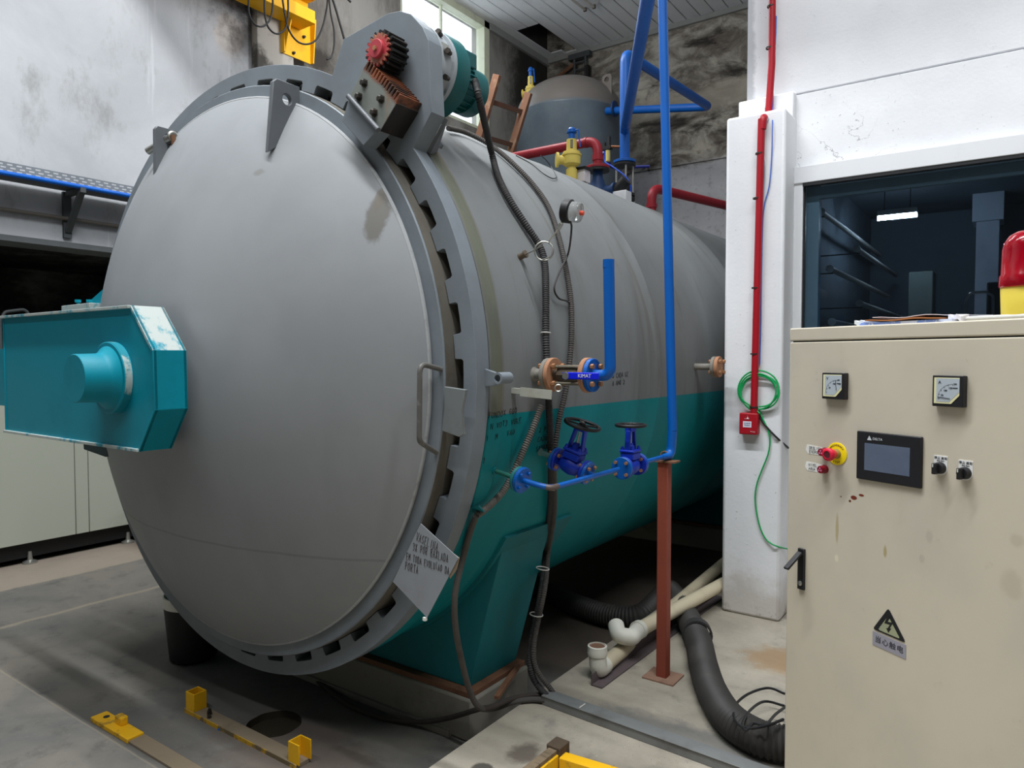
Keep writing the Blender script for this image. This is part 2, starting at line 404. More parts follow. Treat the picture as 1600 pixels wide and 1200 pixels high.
struct('wall_right', b, WHITE, bevel=.004)
struct('wall_lightblock', MB().bb((-1.42, YR+.18, 0), (-1.3, YB, ZC)), WHITE)  # unseen wall put in to block light beside the vessel
zc = Py(1145, 183, 4.29).z
struct('column', MB().bb((-1.459, 4.29, 0), (-1.114, YR+.1, zc)), WHITEC, bevel=.018, seg=3)
struct('trim_4', MB().bb((-1.447, 4.475, zc-.02), (-1.118, YR+.05, zb-.005)), WHITEC, bevel=.01)

# hall out of view
HALL = paint('hall_plaster', (86, 88, 90), None, .2, 1, .8)
struct('wall_front', MB().bb((-11, -9.2, -.4), (8.2, -9, ZH)), HALL)
struct('wall_east', MB().bb((8, -9, -.4), (8.2, YB, ZH)), HALL)
struct('ceiling_hall', MB().bb((XW-.3, -9.2, ZH), (8.2, YR+.18, ZH+.15)).bb((-1.42, YR, ZC+.06), (8.2, YB, ZC+.2)), HALL)
# board ceiling above the vessel, some boards broken off near the corner
CEIL = paint('ceiling_boards', (218, 220, 222), (140, 142, 146), .35, 1.2, .5, bump=.02)
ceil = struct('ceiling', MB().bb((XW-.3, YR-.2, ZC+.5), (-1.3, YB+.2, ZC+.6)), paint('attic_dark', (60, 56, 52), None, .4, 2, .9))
hl = Pz(802, 50, ZC); hr = Pz(834, 36, ZC); hf = Pz(873, 61, ZC)
BW = .2; me = None
for k in range(25):
    x = XW + .005 + k*BW
    gone = x + BW/2 > hl.x and x + BW/2 < hr.x
    spans = [(YR-2.6, hl.y), (hf.y+.25+.12*((k*7) % 3), YB)] if gone else [(YR-2.6, YB)]
    for y0, y1 in spans:
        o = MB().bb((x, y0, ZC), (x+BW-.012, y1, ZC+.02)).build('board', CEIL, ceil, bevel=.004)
struct('trim_6', MB().bb((XW, YR-2.6, ZC-.05), (XW+.05, 6.5, ZC)).bb((XW, 8.41, ZC-.10), (XW+.05, YB, ZC)).bb((XW, YB-.05, ZC-.07), (-1.4, YB, ZC)), plain('cornice_grey', (140, 142, 138), .6))
struct('ceiling_edge', MB().bb((XW-.3, YR-2.65, ZC), (-1.3, YR-2.6, ZH)).bb((-1.42, YR-2.6, ZC), (-1.38, YR, ZH)), HALL)

# --- bright window high in the left wall
w1 = tag(MB().bb((XW-.12, 6.6, 4.83), (XW-.04, 6.68, 6.40)).bb((XW-.12, 8.28, 4.83), (XW+.03, 8.40, 6.40)).bb((XW-.12, 6.6, 6.30), (XW+.03, 8.4, 6.40)).bb((XW-.12, 6.6, 4.83), (XW-.02, 8.4, 4.88)).bb((XW-.10, 7.44, 4.83), (XW-.06, 7.465, 6.40)).build('window_1', plain('cream_steel', (206, 210, 186), .5), None, bevel=.004), kind='structure')
def glass(name, tint, rough):
    g = M(name); gl = g.n.new('ShaderNodeBsdfGlossy'); gl.inputs['Roughness'].default_value = rough; tr = g.n.new('ShaderNodeBsdfTransparent'); tr.inputs[0].default_value = tint
    lw = g.n.new('ShaderNodeLayerWeight'); fr = g.math('ADD', .04, g.mul(.9, g.math('POWER', lw.outputs['Facing'], 5.0)))
    mx = g.n.new('ShaderNodeMixShader'); g.l.new(fr, mx.inputs[0]); g.l.new(tr.outputs[0], mx.inputs[1]); g.l.new(gl.outputs[0], mx.inputs[2]); g.l.new(mx.outputs[0], g.n['Material Output'].inputs[0]); return g.m
CLEAR = glass('clear_glass', (1, 1, 1, 1), .02)
for a, c_ in ((6.68, 7.44), (7.465, 8.28)): MB().bb((XW-.085, a, 4.88), (XW-.079, c_, 6.30)).build('pane', CLEAR, w1)

# --- control-room window
ALU = paint('white_aluminium', (224, 226, 230), None, .12, 3, .35)
RUB = plain('black_rubber', (26, 28, 32), .6)
b = MB(); yf = YR-.05
b.bb((WX0-.03, yf, WZ1-.01), (WX1, YR+.06, WZ1+.09)); b.bb((WX0-.03, yf+.01, 0), (WX0+.02, YR+.06, WZ1)); b.bb((WX0, yf+.01, WZ0-.05), (WX1, YR+.06, WZ0))
w2 = tag(b.build('window_2', ALU, None, bevel=.004), kind='structure')
MB().bb((WX0+.02, yf+.005, WZ1-.028), (WX1, YR-.005, WZ1-.01)).bb((WX0+.02, yf+.03, WZ0), (WX0+.028, YR, WZ1-.02)).build('gasket', RUB, w2)
MB().bb((WX0+.028, YR+.02, WZ0), (WX0+.10, YR+.05, WZ1)).bb((WX0+.1, YR+.02, WZ1-.10), (WX1, YR+.05, WZ1-.03)).build('inner_frame', paint('dull_aluminium', (150, 152, 148), None, .2, 4, .4), w2)
MB().bb((WX0-.045, yf-.01, .93), (WX0+.01, yf+.02, 1.0)).build('latch', ALU, w2, bevel=.004)
MB().bb((WX0+.028, YR+.005, WZ0), (WX1, YR+.012, WZ1-.02)).build('pane', glass('tinted_glass', (.66, .76, .84, 1), .03), w2)
# unlit control room
ROOM = paint('control_room_paint', (104, 116, 126), (70, 78, 86), .6, 1.2, .8)
struct('wall_office', MB().bb((-1.3, 8.3, 0), (4, 8.4, 3.1)).bb((2.6, YR+.18, 0), (2.7, 8.4, 3.1)).bb((-1.3, YR+.18, 0), (-1.28, 8.4, 3.1)), ROOM)
struct('ceiling_office', MB().bb((-1.3, YR+.18, 3.0), (4, 8.4, 3.1)), ROOM)

# ================================================================== AUTOCLAVE
RS = 1.368
def S(px, py, off=0.0, near=True):
    """pixel ray -> point on the shell cylinder (radius RS+off)"""
    r = ray(px, py); R = RS+off; a = r.x**2+r.z**2; bb_ = 2*(r.x*(-CX)+r.z*(H-CZ)); c = CX*CX+(H-CZ)**2-R*R
    D = max(bb_*bb_-4*a*c, 0); return CAM + r*((-bb_-math.sqrt(D))/(2*a))
def cylpt(y, z, off=0.0): return V((CX+math.sqrt(max((RS+off)**2-(z-CZ)**2, 1e-6)), y, z))
def polar(deg, r, y): return V((CX+r*math.cos(math.radians(deg)), y, CZ+r*math.sin(math.radians(deg))))


class MW(M):
    """material in world coordinates"""
    def __init__(s, name):
        super().__init__(name); g = s.n.new('ShaderNodeNewGeometry')
        class T: outputs = {'Object': g.outputs['Position']}
        s.tc = T
TEALC = (0, 130, 136)
ZT = 1.338
def shellmat(name, stripe=False):
    m = MW(name); xyz = m.sep(); n1 = m.noise(1.4, 8, .6, (1, .6, .25)); n2 = m.noise(8, 8, .7, (1, 1, .3)); n3 = m.noise(2.6, 7, .65, (.4, 3, .3), .4)
    c = m.mix(m.ramp(n1, .35, .7), srgb(124, 127, 128), srgb(108, 110, 110))
    c = m.mix(m.mul(m.ramp(n3, .54, .7), .5), c, srgb(94, 90, 83))
    c = m.mix(m.mul(m.ramp(n2, .6, .8), .35), c, srgb(84, 80, 74))
    # dust lying on the top of the shell
    if stripe:
        c = m.mix(m.mul(m.band(xyz[1], 2.095, 2.165, .008), .75), c, m.mix(m.ramp(n2, .3, .7), srgb(104, 108, 84), srgb(88, 92, 78)))
        c = m.mix(m.mul(m.mul(m.band(m.math('ADD', xyz[1], m.mul(n2, .05)), 2.17, 2.24, .03), m.ramp(n1, .4, .6)), .6), c, srgb(98, 84, 62))
    t = m.mix(m.ramp(n1, .35, .7), srgb(*TEALC), srgb(0, 112, 118))
    t = m.mix(m.mul(m.ramp(n3, .58, .72), .35), t, srgb(52, 130, 132))
    t = m.mix(m.mul(m.ramp(m.noise(2.2, 7, .7, (.3, 2, .25)), .62, .70), .35), t, srgb(96, 150, 150))
    c = m.mix(m.ramp(xyz[2], ZT-.002, ZT+.002), t, c)
    m.bump(n2, .06, .004)
    return m.done(c, m.math('ADD', .45, m.mul(n1, .2)), 0, .25)
SHELLM = shellmat('shell_paint'); FLANGEM = shellmat('flange_paint', True)

def steel_paint(name, rgb, dirt=(112, 112, 108)):
    m = MW(name); n1 = m.noise(2.4, 8, .65); n2 = m.noise(22, 6, .7)
    c = m.mix(m.ramp(n1, .35, .7), srgb(*rgb), srgb(*[v*.9 for v in rgb])); c = m.mix(m.mul(m.ramp(n2, .6, .78), .4), c, srgb(*dirt))
    m.bump(n2, .06, .003); return m.done(c, m.math('ADD', .4, m.mul(n1, .2)), 0, .4)
RINGM = steel_paint('ring_paint', (121, 129, 136)); PLATEM = steel_paint('plate_paint', (98, 102, 107), (82, 84, 86)); EDGEM = paint('bare_edge', (98, 94, 86), (70, 60, 50), .7, 5, .5)
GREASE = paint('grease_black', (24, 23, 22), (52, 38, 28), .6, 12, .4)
TEAL = paint('teal_enamel', (0, 134, 154), (0, 104, 120), .5, 2.2, .42, bump=.06, spec=.22)
TEALD = paint('teal_saddle', (0, 108, 116), (44, 96, 96), .45, 3, .5, streak=(1, 1, .4), bump=.1)
RUST = paint('rusty_steel', (120, 84, 62), (72, 50, 40), .8, 9, .75, bump=.3)
BOLTM = paint('dark_bolt', (64, 60, 56), (104, 78, 58), .5, 20, .45, .6)
COPPER = paint('yellow_passivated_bolt', (176, 128, 92), (130, 88, 60), .5, 20, .45, .5)
CHROME = paint('bright_steel', (176, 176, 170), (130, 128, 122), .4, 14, .3, .85)

ac = thing('autoclave', 'huge grey and teal cylindrical autoclave with domed round door, lying on teal saddles', 'autoclave', (CX, 2.4, .045))
b = MB(); prof = [(0, RS)]
for ys in (1.45, 3.1, 4.75): prof += [(ys-.012, RS), (ys-.004, RS+.004), (ys+.004, RS+.004), (ys+.012, RS)]
prof += [(5.5, RS)] + [(5.5+.36*math.sin(a*pi/20), RS*math.cos(a*pi/20)) for a in range(1, 10)] + [(5.86, 0)]
shell = b.lathe((CX, 2.18, CZ), (0, 1, 0), prof, 128).build('shell', SHELLM, ac, smooth=30)
MB().ring((CX, 2.09, CZ), (0, 1, 0), [(0, 1.30), (0, 1.376), (.004, 1.381), (.086, 1.381), (.09, 1.376), (.10, 1.36), (.10, 1.30)], 128).build('flange', FLANGEM, ac, smooth=25)
MB().ring((CX, 2.095, CZ), (0, 1, 0), [(0, 1.2), (0, 1.32), (.05, 1.32), (.05, 1.2)], 96).build('gap_shade_ring', GREASE, ac)  # black ring stands for the shade in the gap behind the notches

# locking ring: toothed bore, drive ear at the upper right
ear = [(CX+a, CZ+z) for a, z in ((.642, 1.235), (.708, 1.357), (.957, 1.391), (1.021, 1.383), (1.077, 1.356), (1.135, 1.294), (1.163, 1.24), (1.177, .975), (1.087, .863))]
ep = [(math.degrees(math.atan2(z-CZ, x-CX)), math.hypot(x-CX, z-CZ)) for x, z in ear]
def r_out(t):
    t = (t+180) % 360-180
    if ep[-1][0] <= t <= ep[0][0]:
        d = V((math.cos(math.radians(t)), math.sin(math.radians(t))))
        for (x0, z0), (x1, z1) in zip(ear, ear[1:]):
            a = V((x0-CX, z0-CZ)); e = V((x1-x0, z1-z0)); den = d.x*e.y-d.y*e.x
            if abs(den) < 1e-9: continue
            k = (a.x*e.y-a.y*e.x)/den; q = (a.x*d.y-a.y*d.x)/den
            if -1e-6 <= q <= 1+1e-6 and k > 0: return max(k, 1.385)
    return 1.385
ths = []
for k in range(40):
    c0 = .5+9*k
    for d, r in ((-2.55, 1.287), (-2.45, 1.318), (-2.2, 1.325), (0, 1.325), (2.2, 1.325), (2.45, 1.318), (2.55, 1.287), (4.5, 1.287)): ths.append((c0+d, r))
for a, r in ep:
    t = a % 360
    ki = min(range(40), key=lambda k: abs((.5+9*k-t+180) % 360-180)); dd = (t-.5-9*ki+180) % 360-180
    for e in (-.03, .03): ths.append((t+e, 1.325 if abs(dd) < 2.5 else 1.287))
ths.sort(key=lambda q: q[0] % 360)
n = len(ths); vs = []
for y in (2.0, 2.075):
    for t, r in ths: vs.append(polar(t, r, y))
    for t, r in ths: vs.append(polar(t, r_out(t), y))
fs = []
for i in range(n):
    j = (i+1) % n
    fs += [[i, j, n+j, n+i], [2*n+i, 3*n+i, 3*n+j, 2*n+j], [i, 2*n+i, 2*n+j, j], [n+i, n+j, 3*n+j, 3*n+i]]
MB().add(vs, fs).build('locking_ring', RINGM, ac, bevel=.003, smooth=25)
e0, e1 = ear[-2], ear[-1]
A, B_, C_ = V((e0[0], 2.075, e0[1])), V((e1[0], 2.075, e1[1])), Py(677, 239, 2.17)
nn = (B_-A).cross(C_-A).normalized()*.014
MB().prism([A, B_, C_], nn).build('gusset', PLATEM, ac)
q0 = Py(678, 212, 2.16); MB().prism([q0, Py(690, 226, 2.2), Py(687, 232, 2.2), Py(678, 228, 2.16)], (0, .012, 0)).build('gusset', PLATEM, ac)

# door: dished head, rim, weld, lugs, handle
m = MW('door_paint'); xyz = m.sep(); n1 = m.noise(1.6, 8, .6); n2 = m.noise(18, 7, .72); n3 = m.noise(3.5, 6, .6, (1, 1, .2))
c = m.mix(m.ramp(n1, .35, .7), srgb(142, 145, 148), srgb(134, 137, 140))
c = m.mix(m.mul(m.ramp(n3, .56, .75), .3), c, srgb(126, 128, 132))
c = m.mix(m.mul(m.ramp(n2, .64, .8), .22), c, srgb(112, 112, 112))
s1 = Py(579, 338, 1.86); c = m.mix(m.mul(m.spot(s1, (.045, .3, .10), .35), .75), c, srgb(88, 83, 74))
s1 = Py(577, 305, 1.86); c = m.mix(m.mul(m.spot(s1, (.018, .3, .05), .35), .75), c, srgb(104, 98, 88))
s1 = Py(397, 267, 1.75); c = m.mix(m.mul(m.spot(s1, (.03, .3, .016), .5), .5), c, srgb(110, 106, 98))
zs = Py(420, 868, 1.72).z
c = m.mix(m.mul(m.band(m.math('ADD', xyz[2], m.mul(m.noise(4, 4, .5), .02)), zs+.004, zs+.014, .004), .4), c, srgb(98, 100, 104))
m.bump(n2, .05, .003); DOORM = m.done(c, m.math('ADD', .44, m.mul(n1, .16)), 0, .45)
RD = 2.33; yd0 = 1.578
def dish_y(x, z): r2 = (x-CX)**2+(z-CZ)**2; return yd0 + RD-math.sqrt(RD*RD-r2)
rd = 1.225; prof = [(RD-math.sqrt(RD*RD-(rd*k/24)**2), rd*k/24) for k in range(25)] + [(.385, rd), (.385, 1.0)]
door = MB().lathe((CX, yd0, CZ), (0, 1, 0), prof, 128).build('door', DOORM, ac, smooth=40)
MB().torus((CX, dish_y(CX+rd, CZ)+.006, CZ), (0, 1, 0), rd-.001, .008, 128, 6).build('weld_bead', paint('weld', (158, 160, 162), (110, 108, 104), .5, 20, .5, bump=.3), door)
MB().ring((CX, 1.945, CZ), (0, 1, 0), [(0, 1.22), (0, 1.279), (.004, 1.283), (.13, 1.283), (.13, 1.22)], 128).build('door_rim', RINGM, door, smooth=25)
MB().ring((CX, 1.953, CZ), (0, 1, 0), [(0, 1.281), (0, 1.2845), (.13, 1.2845), (.13, 1.281)], 128).build('rim_edge', EDGEM, door, smooth=25)
def holed(outer, hc, hr_, org, u, v, e, n=20):
    bm = bmesh.new(); o = [bm.verts.new((a, b2, 0)) for a, b2 in outer]; h_ = [bm.verts.new((hc[0]+hr_*math.cos(2*pi*k/n), hc[1]+hr_*math.sin(2*pi*k/n), 0)) for k in range(n)]
    ed = [bm.edges.new((o[i], o[(i+1) % len(o)])) for i in range(len(o))] + [bm.edges.new((h_[i], h_[(i+1) % n])) for i in range(n)]
    bmesh.ops.triangle_fill(bm, use_beauty=True, use_dissolve=False, edges=ed); bm.verts.index_update()
    org, u, v, e = V(org), V(u), V(v), V(e); vs = [org+u*q.co.x+v*q.co.y for q in bm.verts]; N = len(vs)
    fs = [[q.index for q in f.verts] for f in bm.faces]; bm.free()
    lo, lh = len(o), n
    fs2 = [f[::-1] for f in fs] + [[i+N for i in f] for f in fs] + [[i, (i+1) % lo, (i+1) % lo+N, i+N] for i in range(lo)] + [[lo+i, lo+(i+1) % n, lo+(i+1) % n+N, lo+i+N] for i in range(n)]
    return MB().add(vs+[p+e for p in vs], fs2)
LUG = [(1.835, 2.675), (1.818, 2.66), (1.79, 2.372), (1.845, 2.41), (1.93, 2.535), (1.947, 2.55), (1.947, 2.675)]
for lx, sgn in ((-2.466, 1), (-3.37, -1)):
    out = [(y, z) for y, z in LUG]
    if sgn < 0: out = [(1.835, 2.655), (1.822, 2.64), (1.82, 2.38), (1.87, 2.42), (1.93, 2.5), (1.947, 2.52), (1.947, 2.655)]
    holed(out, (1.883, 2.605), .022, (lx-.011, 0, 0), (0, 1, 0), (0, 0, 1), (.022, 0, 0)).build('lifting_lug', PLATEM, door, bevel=.003)
# shackle through the left lug
sk = thing('lifting_shackle', 'steel lifting shackle with screw pin hanging in the left lug of the door', 'shackle', Px(262, 222, -3.37))
sc_ = V((-3.37, 1.883, 2.605))
MB().cyl(sc_+V((.035, .01, .01)), sc_+V((-.10, -.04, -.05)), .018, 14).build('pin', CHROME, sk)
MB().torus(sc_+V((.037, .012, .01)), (1, -.2, 0), .019, .008, 20, 8).build('pin_head', CHROME, sk)
MB().tube(bend([sc_+V((-.05, 0, .01)), sc_+V((-.05, .0, -.10)), sc_+V((.05, .02, -.11)), sc_+V((.055, .0, .01))], .05, 8), .012, 10).build('bow', RUST, sk)
# grab handle
ha, hb = Py(689, 577, 1.945), Py(682, 707, 1.945); hc = Py(656, 568, 1.83); hd = Py(655, 690, 1.83)
MB().tube(bend([ha, hc, hd, hb], .03, 8), .0095, 10).build('grab_handle', paint('chipped_handle', (92, 90, 86), (160, 160, 158), .6, 14, .45), door)
# clip plate bridging rim and ring
cp = [Py(*p, 1.925) for p in ((694, 604), (727, 609), (721, 641), (724, 680), (717, 683), (690, 673), (694, 640))]
MB().prism(cp, (0, .016, 0)).build('clip_plate', paint('galvanised_plate', (112, 117, 118), (92, 92, 88), .5, 6, .5), door, bevel=.002)
# toothed drive sector bolted to the ring
t0, t1 = 50.6, 41.6; sec = []
N = 13
for k in range(N):
    t = t0+(t1-t0)*k/N; dt = (t1-t0)/N
    sec += [polar(t, 1.487, 1.885), polar(t+dt*.3, 1.52, 1.885), polar(t+dt*.6, 1.52, 1.885), polar(t+dt*.85, 1.487, 1.885)]
sec += [polar(t1, 1.487, 1.885), polar(t1-.3, 1.37, 1.885), polar(t0+.2, 1.37, 1.885)]
m = MW('sector_steel'); n1 = m.noise(9, 7, .7); n2 = m.noise(6, 6, .7, (1, 1, .12)); x = m.sep()
d = m.math('SQRT', m.math('ADD', m.math('POWER', m.math('SUBTRACT', x[0], CX), 2.0), m.math('POWER', m.math('SUBTRACT', x[2], CZ), 2.0)))
c = m.mix(m.mul(m.ramp(n2, .56, .64), .6), srgb(124, 128, 122), srgb(140, 98, 54)); c = m.mix(m.ramp(m.math('ADD', d, m.mul(m.math('SUBTRACT', n1, .5), .04)), 1.475, 1.492), c, m.mix(m.ramp(n1, .4, .6), srgb(52, 34, 24), srgb(132, 74, 44)))
gs = MB().prism(sec, (0, .115, 0)).build('drive_sector', m.done(c, .5, .1), ac, bevel=.0015)
MB().prism([polar(t1-.02, 1.487, 1.886), polar(t1-.32, 1.37, 1.886), polar(t1-.38, 1.37, 1.886), polar(t1-.08, 1.487, 1.886)], (0, .113, 0)).build('grease_and_shade_side', GREASE, gs)  # dark plate paints both grease and shade on the sector's lower side
for deg, r in ((49.0, 1.448), (48.7, 1.396), (44.4, 1.452), (44.2, 1.397)):
    p = polar(deg, r, 1.885); MB().lathe(p, (0, -1, 0), [(0, .017), (.003, .017), (.0031, .012), (.016, .012), (.018, .009)], 6).build('bolt', BOLTM, gs, smooth=20)
MB().prism([polar(50.2, 1.37, 1.875), polar(49.4, 1.283, 1.875), polar(42.2, 1.283, 1.875), polar(41.4, 1.37, 1.875)], (0, .065, 0)).build('stop_block', RINGM, ac, bevel=.002)
MB().cyl(polar(50.2, 1.374, 1.868), polar(41.0, 1.374, 1.868), .010, 12).build('stop_pin', PLATEM, ac)
# nozzle of the missing vent: lug with short pipe on the ring edge
b = MB(); pl = [Py(*p, 2.05) for p in ((742, 571), (774, 582), (782, 590), (774, 603), (743, 605))]
MB().prism(pl, (0, .014, 0)).build('side_bracket', RINGM, ac, bevel=.002)
pc = Py(777, 591, 2.035); MB().ring(pc, (0, 1, 0), [(0, .013), (0, .021), (.07, .021), (.07, .013)], 24).build('socket_pipe', RINGM, ac)
# switch strip
b = MB(); p0, p1 = Py(813, 612, 2.23), Py(862, 617, 2.23); d, a, c_ = frame(p1-p0)
b.box((p0+p1)/2, ((p1-p0).length, .034, .004), (d, a, c_)); MB.box(b, p0-d*.05-V((0, -.02, .0)), (.14, .02, .022), (d, a, c_))
b.build('switch_strip', paint('zinc_plate', (168, 170, 160), (120, 100, 76), .5, 6, .5), ac)

# saddles with wear plates
for k, ys in enumerate((2.47, 6.2)):
    arc = [polar(t, RS+.004, ys) for t in range(-148, -31, 4)]
    pts = [V((-1.985, ys, .07))] + [V((p.x, ys, p.z)) for p in arc[::-1]] + [V((-3.923, ys, .07))]
    sd = MB().prism(pts, (0, .37, 0)).build('saddle', TEALD, ac, bevel=.004)
    b = MB(); vs = []; A_ = list(range(-150, -28, 3))
    for y in (ys-.03, ys+.52):
        for r in (RS, RS+.016): vs += [polar(t, r, y) for t in A_]
    L = len(A_); fs = []
    for i in range(L-1): fs += [[i, i+1, L+i+1, L+i], [2*L+i, 3*L+i, 3*L+i+1, 2*L+i+1], [L+i, L+i+1, 3*L+i+1, 3*L+i]]
    fs += [[0, L, 3*L, 2*L], [L-1, 3*L-1, 4*L-1, 2*L-1]]
    b.add(vs, fs).build('wear_plate', TEALD, ac)
    b = MB(); b.bb((-4.0, ys-.04, .045), (-1.945, ys+.39, .07)).build('base_plate', RUST, ac, bevel=.003)
MB().box(V((-1.875, 2.62, .075)), (.022, .34, .014), (V((.9, .3, 0)).normalized(), V((-.3, .9, 0)).normalized(), V((0, 0, 1)))).build('angle_scrap', RUST, ac)
MB().box(V((-1.905, 2.66, .055)), (.022, .30, .014), (V((.9, .3, 0)).normalized(), V((-.3, .9, 0)).normalized(), V((0, 0, 1)))).build('angle_scrap', RUST, ac)
# green tag plate on the shell side
q = [S(733, 791, .0), S(748, 789, .06), S(757, 798, .06), S(740, 802, .0)]
MB().prism(q, (0, 0, -.006)).build('cable_clip', TEALD, ac)

# handwriting on the shell
INK = plain('marker_ink', (22, 24, 30), .6)
def onshell(px, py):
    p = S(px, py)
    return lambda u, v: cylpt(p.y+u*.97, p.z+v+u*.04, .0135 if p.y+u*.97 < 2.177 else .0005)
scrawl(['FUNDO X GGO', ' N VOST3 VOKE', '1 JM 14 VAO', ' ', '14'], onshell(759, 654), .021, .042, .0012, INK, ac)
scrawl(['2 PINO X', 'CADA VEZ', 'SANAXE 75'], onshell(842, 676), .021, .040, .0012, INK, ac)
scrawl(['O CADA UZ', 'A ANO 2'], onshell(957, 591), .022, .036, .0013, INK, ac)

# ================================================================== DOOR ARM (teal box that carries the door)
m = M('worn_teal'); n1 = m.noise(7, 8, .7, (1, 1, .5)); n2 = m.noise(30, 5, .7)
WORN = m.done(m.mix(m.ramp(m.math('ADD', n1, m.mul(n2, .25)), .50, .62), srgb(0, 136, 156), srgb(176, 184, 180)), .5)
m = M('scuffed_teal'); n1 = m.noise(6, 8, .7); WORN2 = m.done(m.mix(m.ramp(n1, .50, .60), srgb(0, 126, 142), srgb(168, 180, 176)), .5)
arm = thing('door_arm', 'teal box-section swing arm with a round boss at the centre of the grey door', 'door arm', (-3.3, 1.47, 1.46))
yf = 1.415
O = [Py(*p, yf) for p in ((5, 499), (205, 477), (240, 547), (243, 641), (218, 706), (8, 677))]
O = [V((p.x, 0, p.z)) for p in O]; O[0].z = O[1].z; O[5].z = O[4].z; O[0].x = O[5].x = -4.03
def strip(p, q, y0, y1, t, lip=0):
    d = (q-p).normalized(); nrm = V((-d.z, 0, d.x)); nrm = nrm if nrm.dot(((p+q)/2)-V((-3.3, 0, 1.46))) > 0 else -nrm
    return MB().prism([p+V((0, y0, 0)), q+V((0, y0, 0)), q-nrm*t+V((0, y0, 0)), p-nrm*t+V((0, y0, 0))], (0, y1-y0, 0))
yb = 1.545
strip(O[0], O[1], yf-.015, yb, .012).build('top_plate', WORN, arm, bevel=.0015)
strip(O[1], O[2], yf-.003, yb, .012).build('corner_plate', WORN, arm, bevel=.0015)
strip(O[2], O[3], yf-.003, yb, .012).build('end_plate', TEAL, arm, bevel=.0015)
strip(O[3], O[4], yf-.003, yb, .012).build('corner_plate', TEAL, arm, bevel=.0015)
strip(O[4], O[5], yf-.012, yb, .012).build('bottom_plate', WORN, arm, bevel=.0015)
strip(O[5], O[0], yf-.003, yb, .012).build('end_plate', TEAL, arm, bevel=.0015)
MB().prism([p+V((0, yf, 0)) for p in O], (0, .01, 0)).build('front_panel', TEAL, arm)
MB().prism([p+V((0, yb-.012, 0)) for p in O], (0, .01, 0)).build('back_panel', TEAL, arm)
bx = Py(180, 590, yf); bx = V((bx.x, 0, bx.z))
MB().lathe(bx+V((0, yf+.005, 0)), (0, -1, 0), [(0, .142), (.034, .142), (.037, .139), (.037, .125), (.055, .104), (.075, .096), (.155, .0935), (.158, .091)], 56).build('boss', TEAL, arm, smooth=40)
MB().ring(bx+V((0, yf-.029, 0)), (0, 1, 0), [(0, .1415), (0, .1427), (.026, .1427), (.026, .1415)], 56).build('boss_rim', WORN2, arm)
MB().lathe((CX, yb-.01, CZ), (0, 1, 0), [(0, .13), (.06, .13), (.075, .16)], 40).build('stem', TEAL, arm)
hp = [Py(*p, 1.74) for p in ((96, 478), (140, 473), (140, 494), (96, 494))]
MB().prism(hp, (0, .08, 0)).build('hinge_block', WORN, arm, bevel=.002)
MB().prism([Py(*p, 1.80) for p in ((135, 475), (163, 450), (172, 450), (172, 500), (135, 500))], (0, .02, 0)).build('hinge_plate', TEAL, arm)
for p in ((122, 476), (140, 476)):
    q = Py(*p, 1.76); MB().lathe(q, (0, 0, 1), [(0, .008), (.012, .008), (.012, .016), (.026, .016)], 6).build('bolt', TEAL, arm)
q = [Py(*p, 1.74) for p in ((130, 690), (131, 702), (165, 714), (176, 712), (176, 690))]
MB().prism(q, (0, .08, 0)).build('hinge_block', paint('dark_teal', (10, 40, 46), None, .3, 4, .5), arm)
# hinge post carrying the arm, beside the vessel
MB().cyl((-4.40, 1.86, 1.24), (-4.40, 1.86, 1.72), .05, 20).bb((-4.46, 1.84, 1.50), (-4.345, 2.12, 1.56)).bb((-4.46, 1.84, 1.31), (-4.345, 2.12, 1.37)).build('hinge_post', TEAL, arm)
MB().bb((-4.44, 1.53, 1.30), (-4.0, 1.90, 1.60)).build('hinge_link', TEAL, arm)

# ================================================================== GEAR MOTOR
GX, GZ = -1.946, 2.686
gm = thing('gear_motor', 'grey and teal geared motor bolted behind the drive ear, red-faced pinion in front', 'gear motor', (GX, 2.2, GZ))
GREYP = paint('gearbox_grey', (158, 164, 169), (110, 108, 102), .3, 5, .4)
gb = MB().lathe((GX, 2.075, GZ), (0, 1, 0), [(0, .155), (.012, .155), (.013, .135), (.03, .14), (.07, .146), (.071, .158), (.09, .158)], 48).build('gearbox', GREYP, gm, smooth=30)
for k in range(10):
    a = 2*pi*k/10+.2; p = V((GX+.15*math.cos(a), 2.135, GZ+.15*math.sin(a)))
    MB().lathe(p, (math.cos(a)*.3, -1, math.sin(a)*.3), [(0, .009), (.02, .009), (.02, .012), (.03, .012)], 6).build('bolt', BOLTM, gb)
MB().bb((GX+.12, 2.09, GZ+.03), (GX+.145, 2.13, GZ+.06)).build('name_plate', CHROME, gb)
MB().lathe((GX, 2.165, GZ), (0, 1, 0), [(0, .158), (.012, .163), (.075, .163), (.085, .155), (.10, .11), (.125, .085)], 48).build('output_flange', TEAL, gm, smooth=30)
b = MB().lathe((GX, 2.275, GZ), (0, 1, 0), [(0, .085), (.10, .085), (.105, .098), (.17, .098), (.185, .085), (.187, .02)], 40)
b.build('motor', TEAL, gm, smooth=30)
b = MB()
for k in range(20):
    a = 2*pi*k/20; d = V((math.cos(a), 0, math.sin(a))); b.box(V((GX, 2.325, GZ))+d*.088, (.014, .10, .004), (d, V((0, 1, 0)), d.cross(V((0, 1, 0)))))
b.build('cooling_fins', TEAL, gm)
MB().bb((GX-.02, 2.30, GZ+.07), (GX+.07, 2.40, GZ+.135)).build('terminal_box', TEAL, gm, bevel=.006)
def gear(c, R, r, n, y0, y1):
    P = []
    for k in range(n):
        for f_, rr in ((0, r), (.25, R), (.55, R), (.8, r)):
            a = 2*pi*(k+f_)/n; P.append(V((c[0]+rr*math.cos(a), y0, c[1]+rr*math.sin(a))))
    return MB().prism(P, (0, y1-y0, 0))
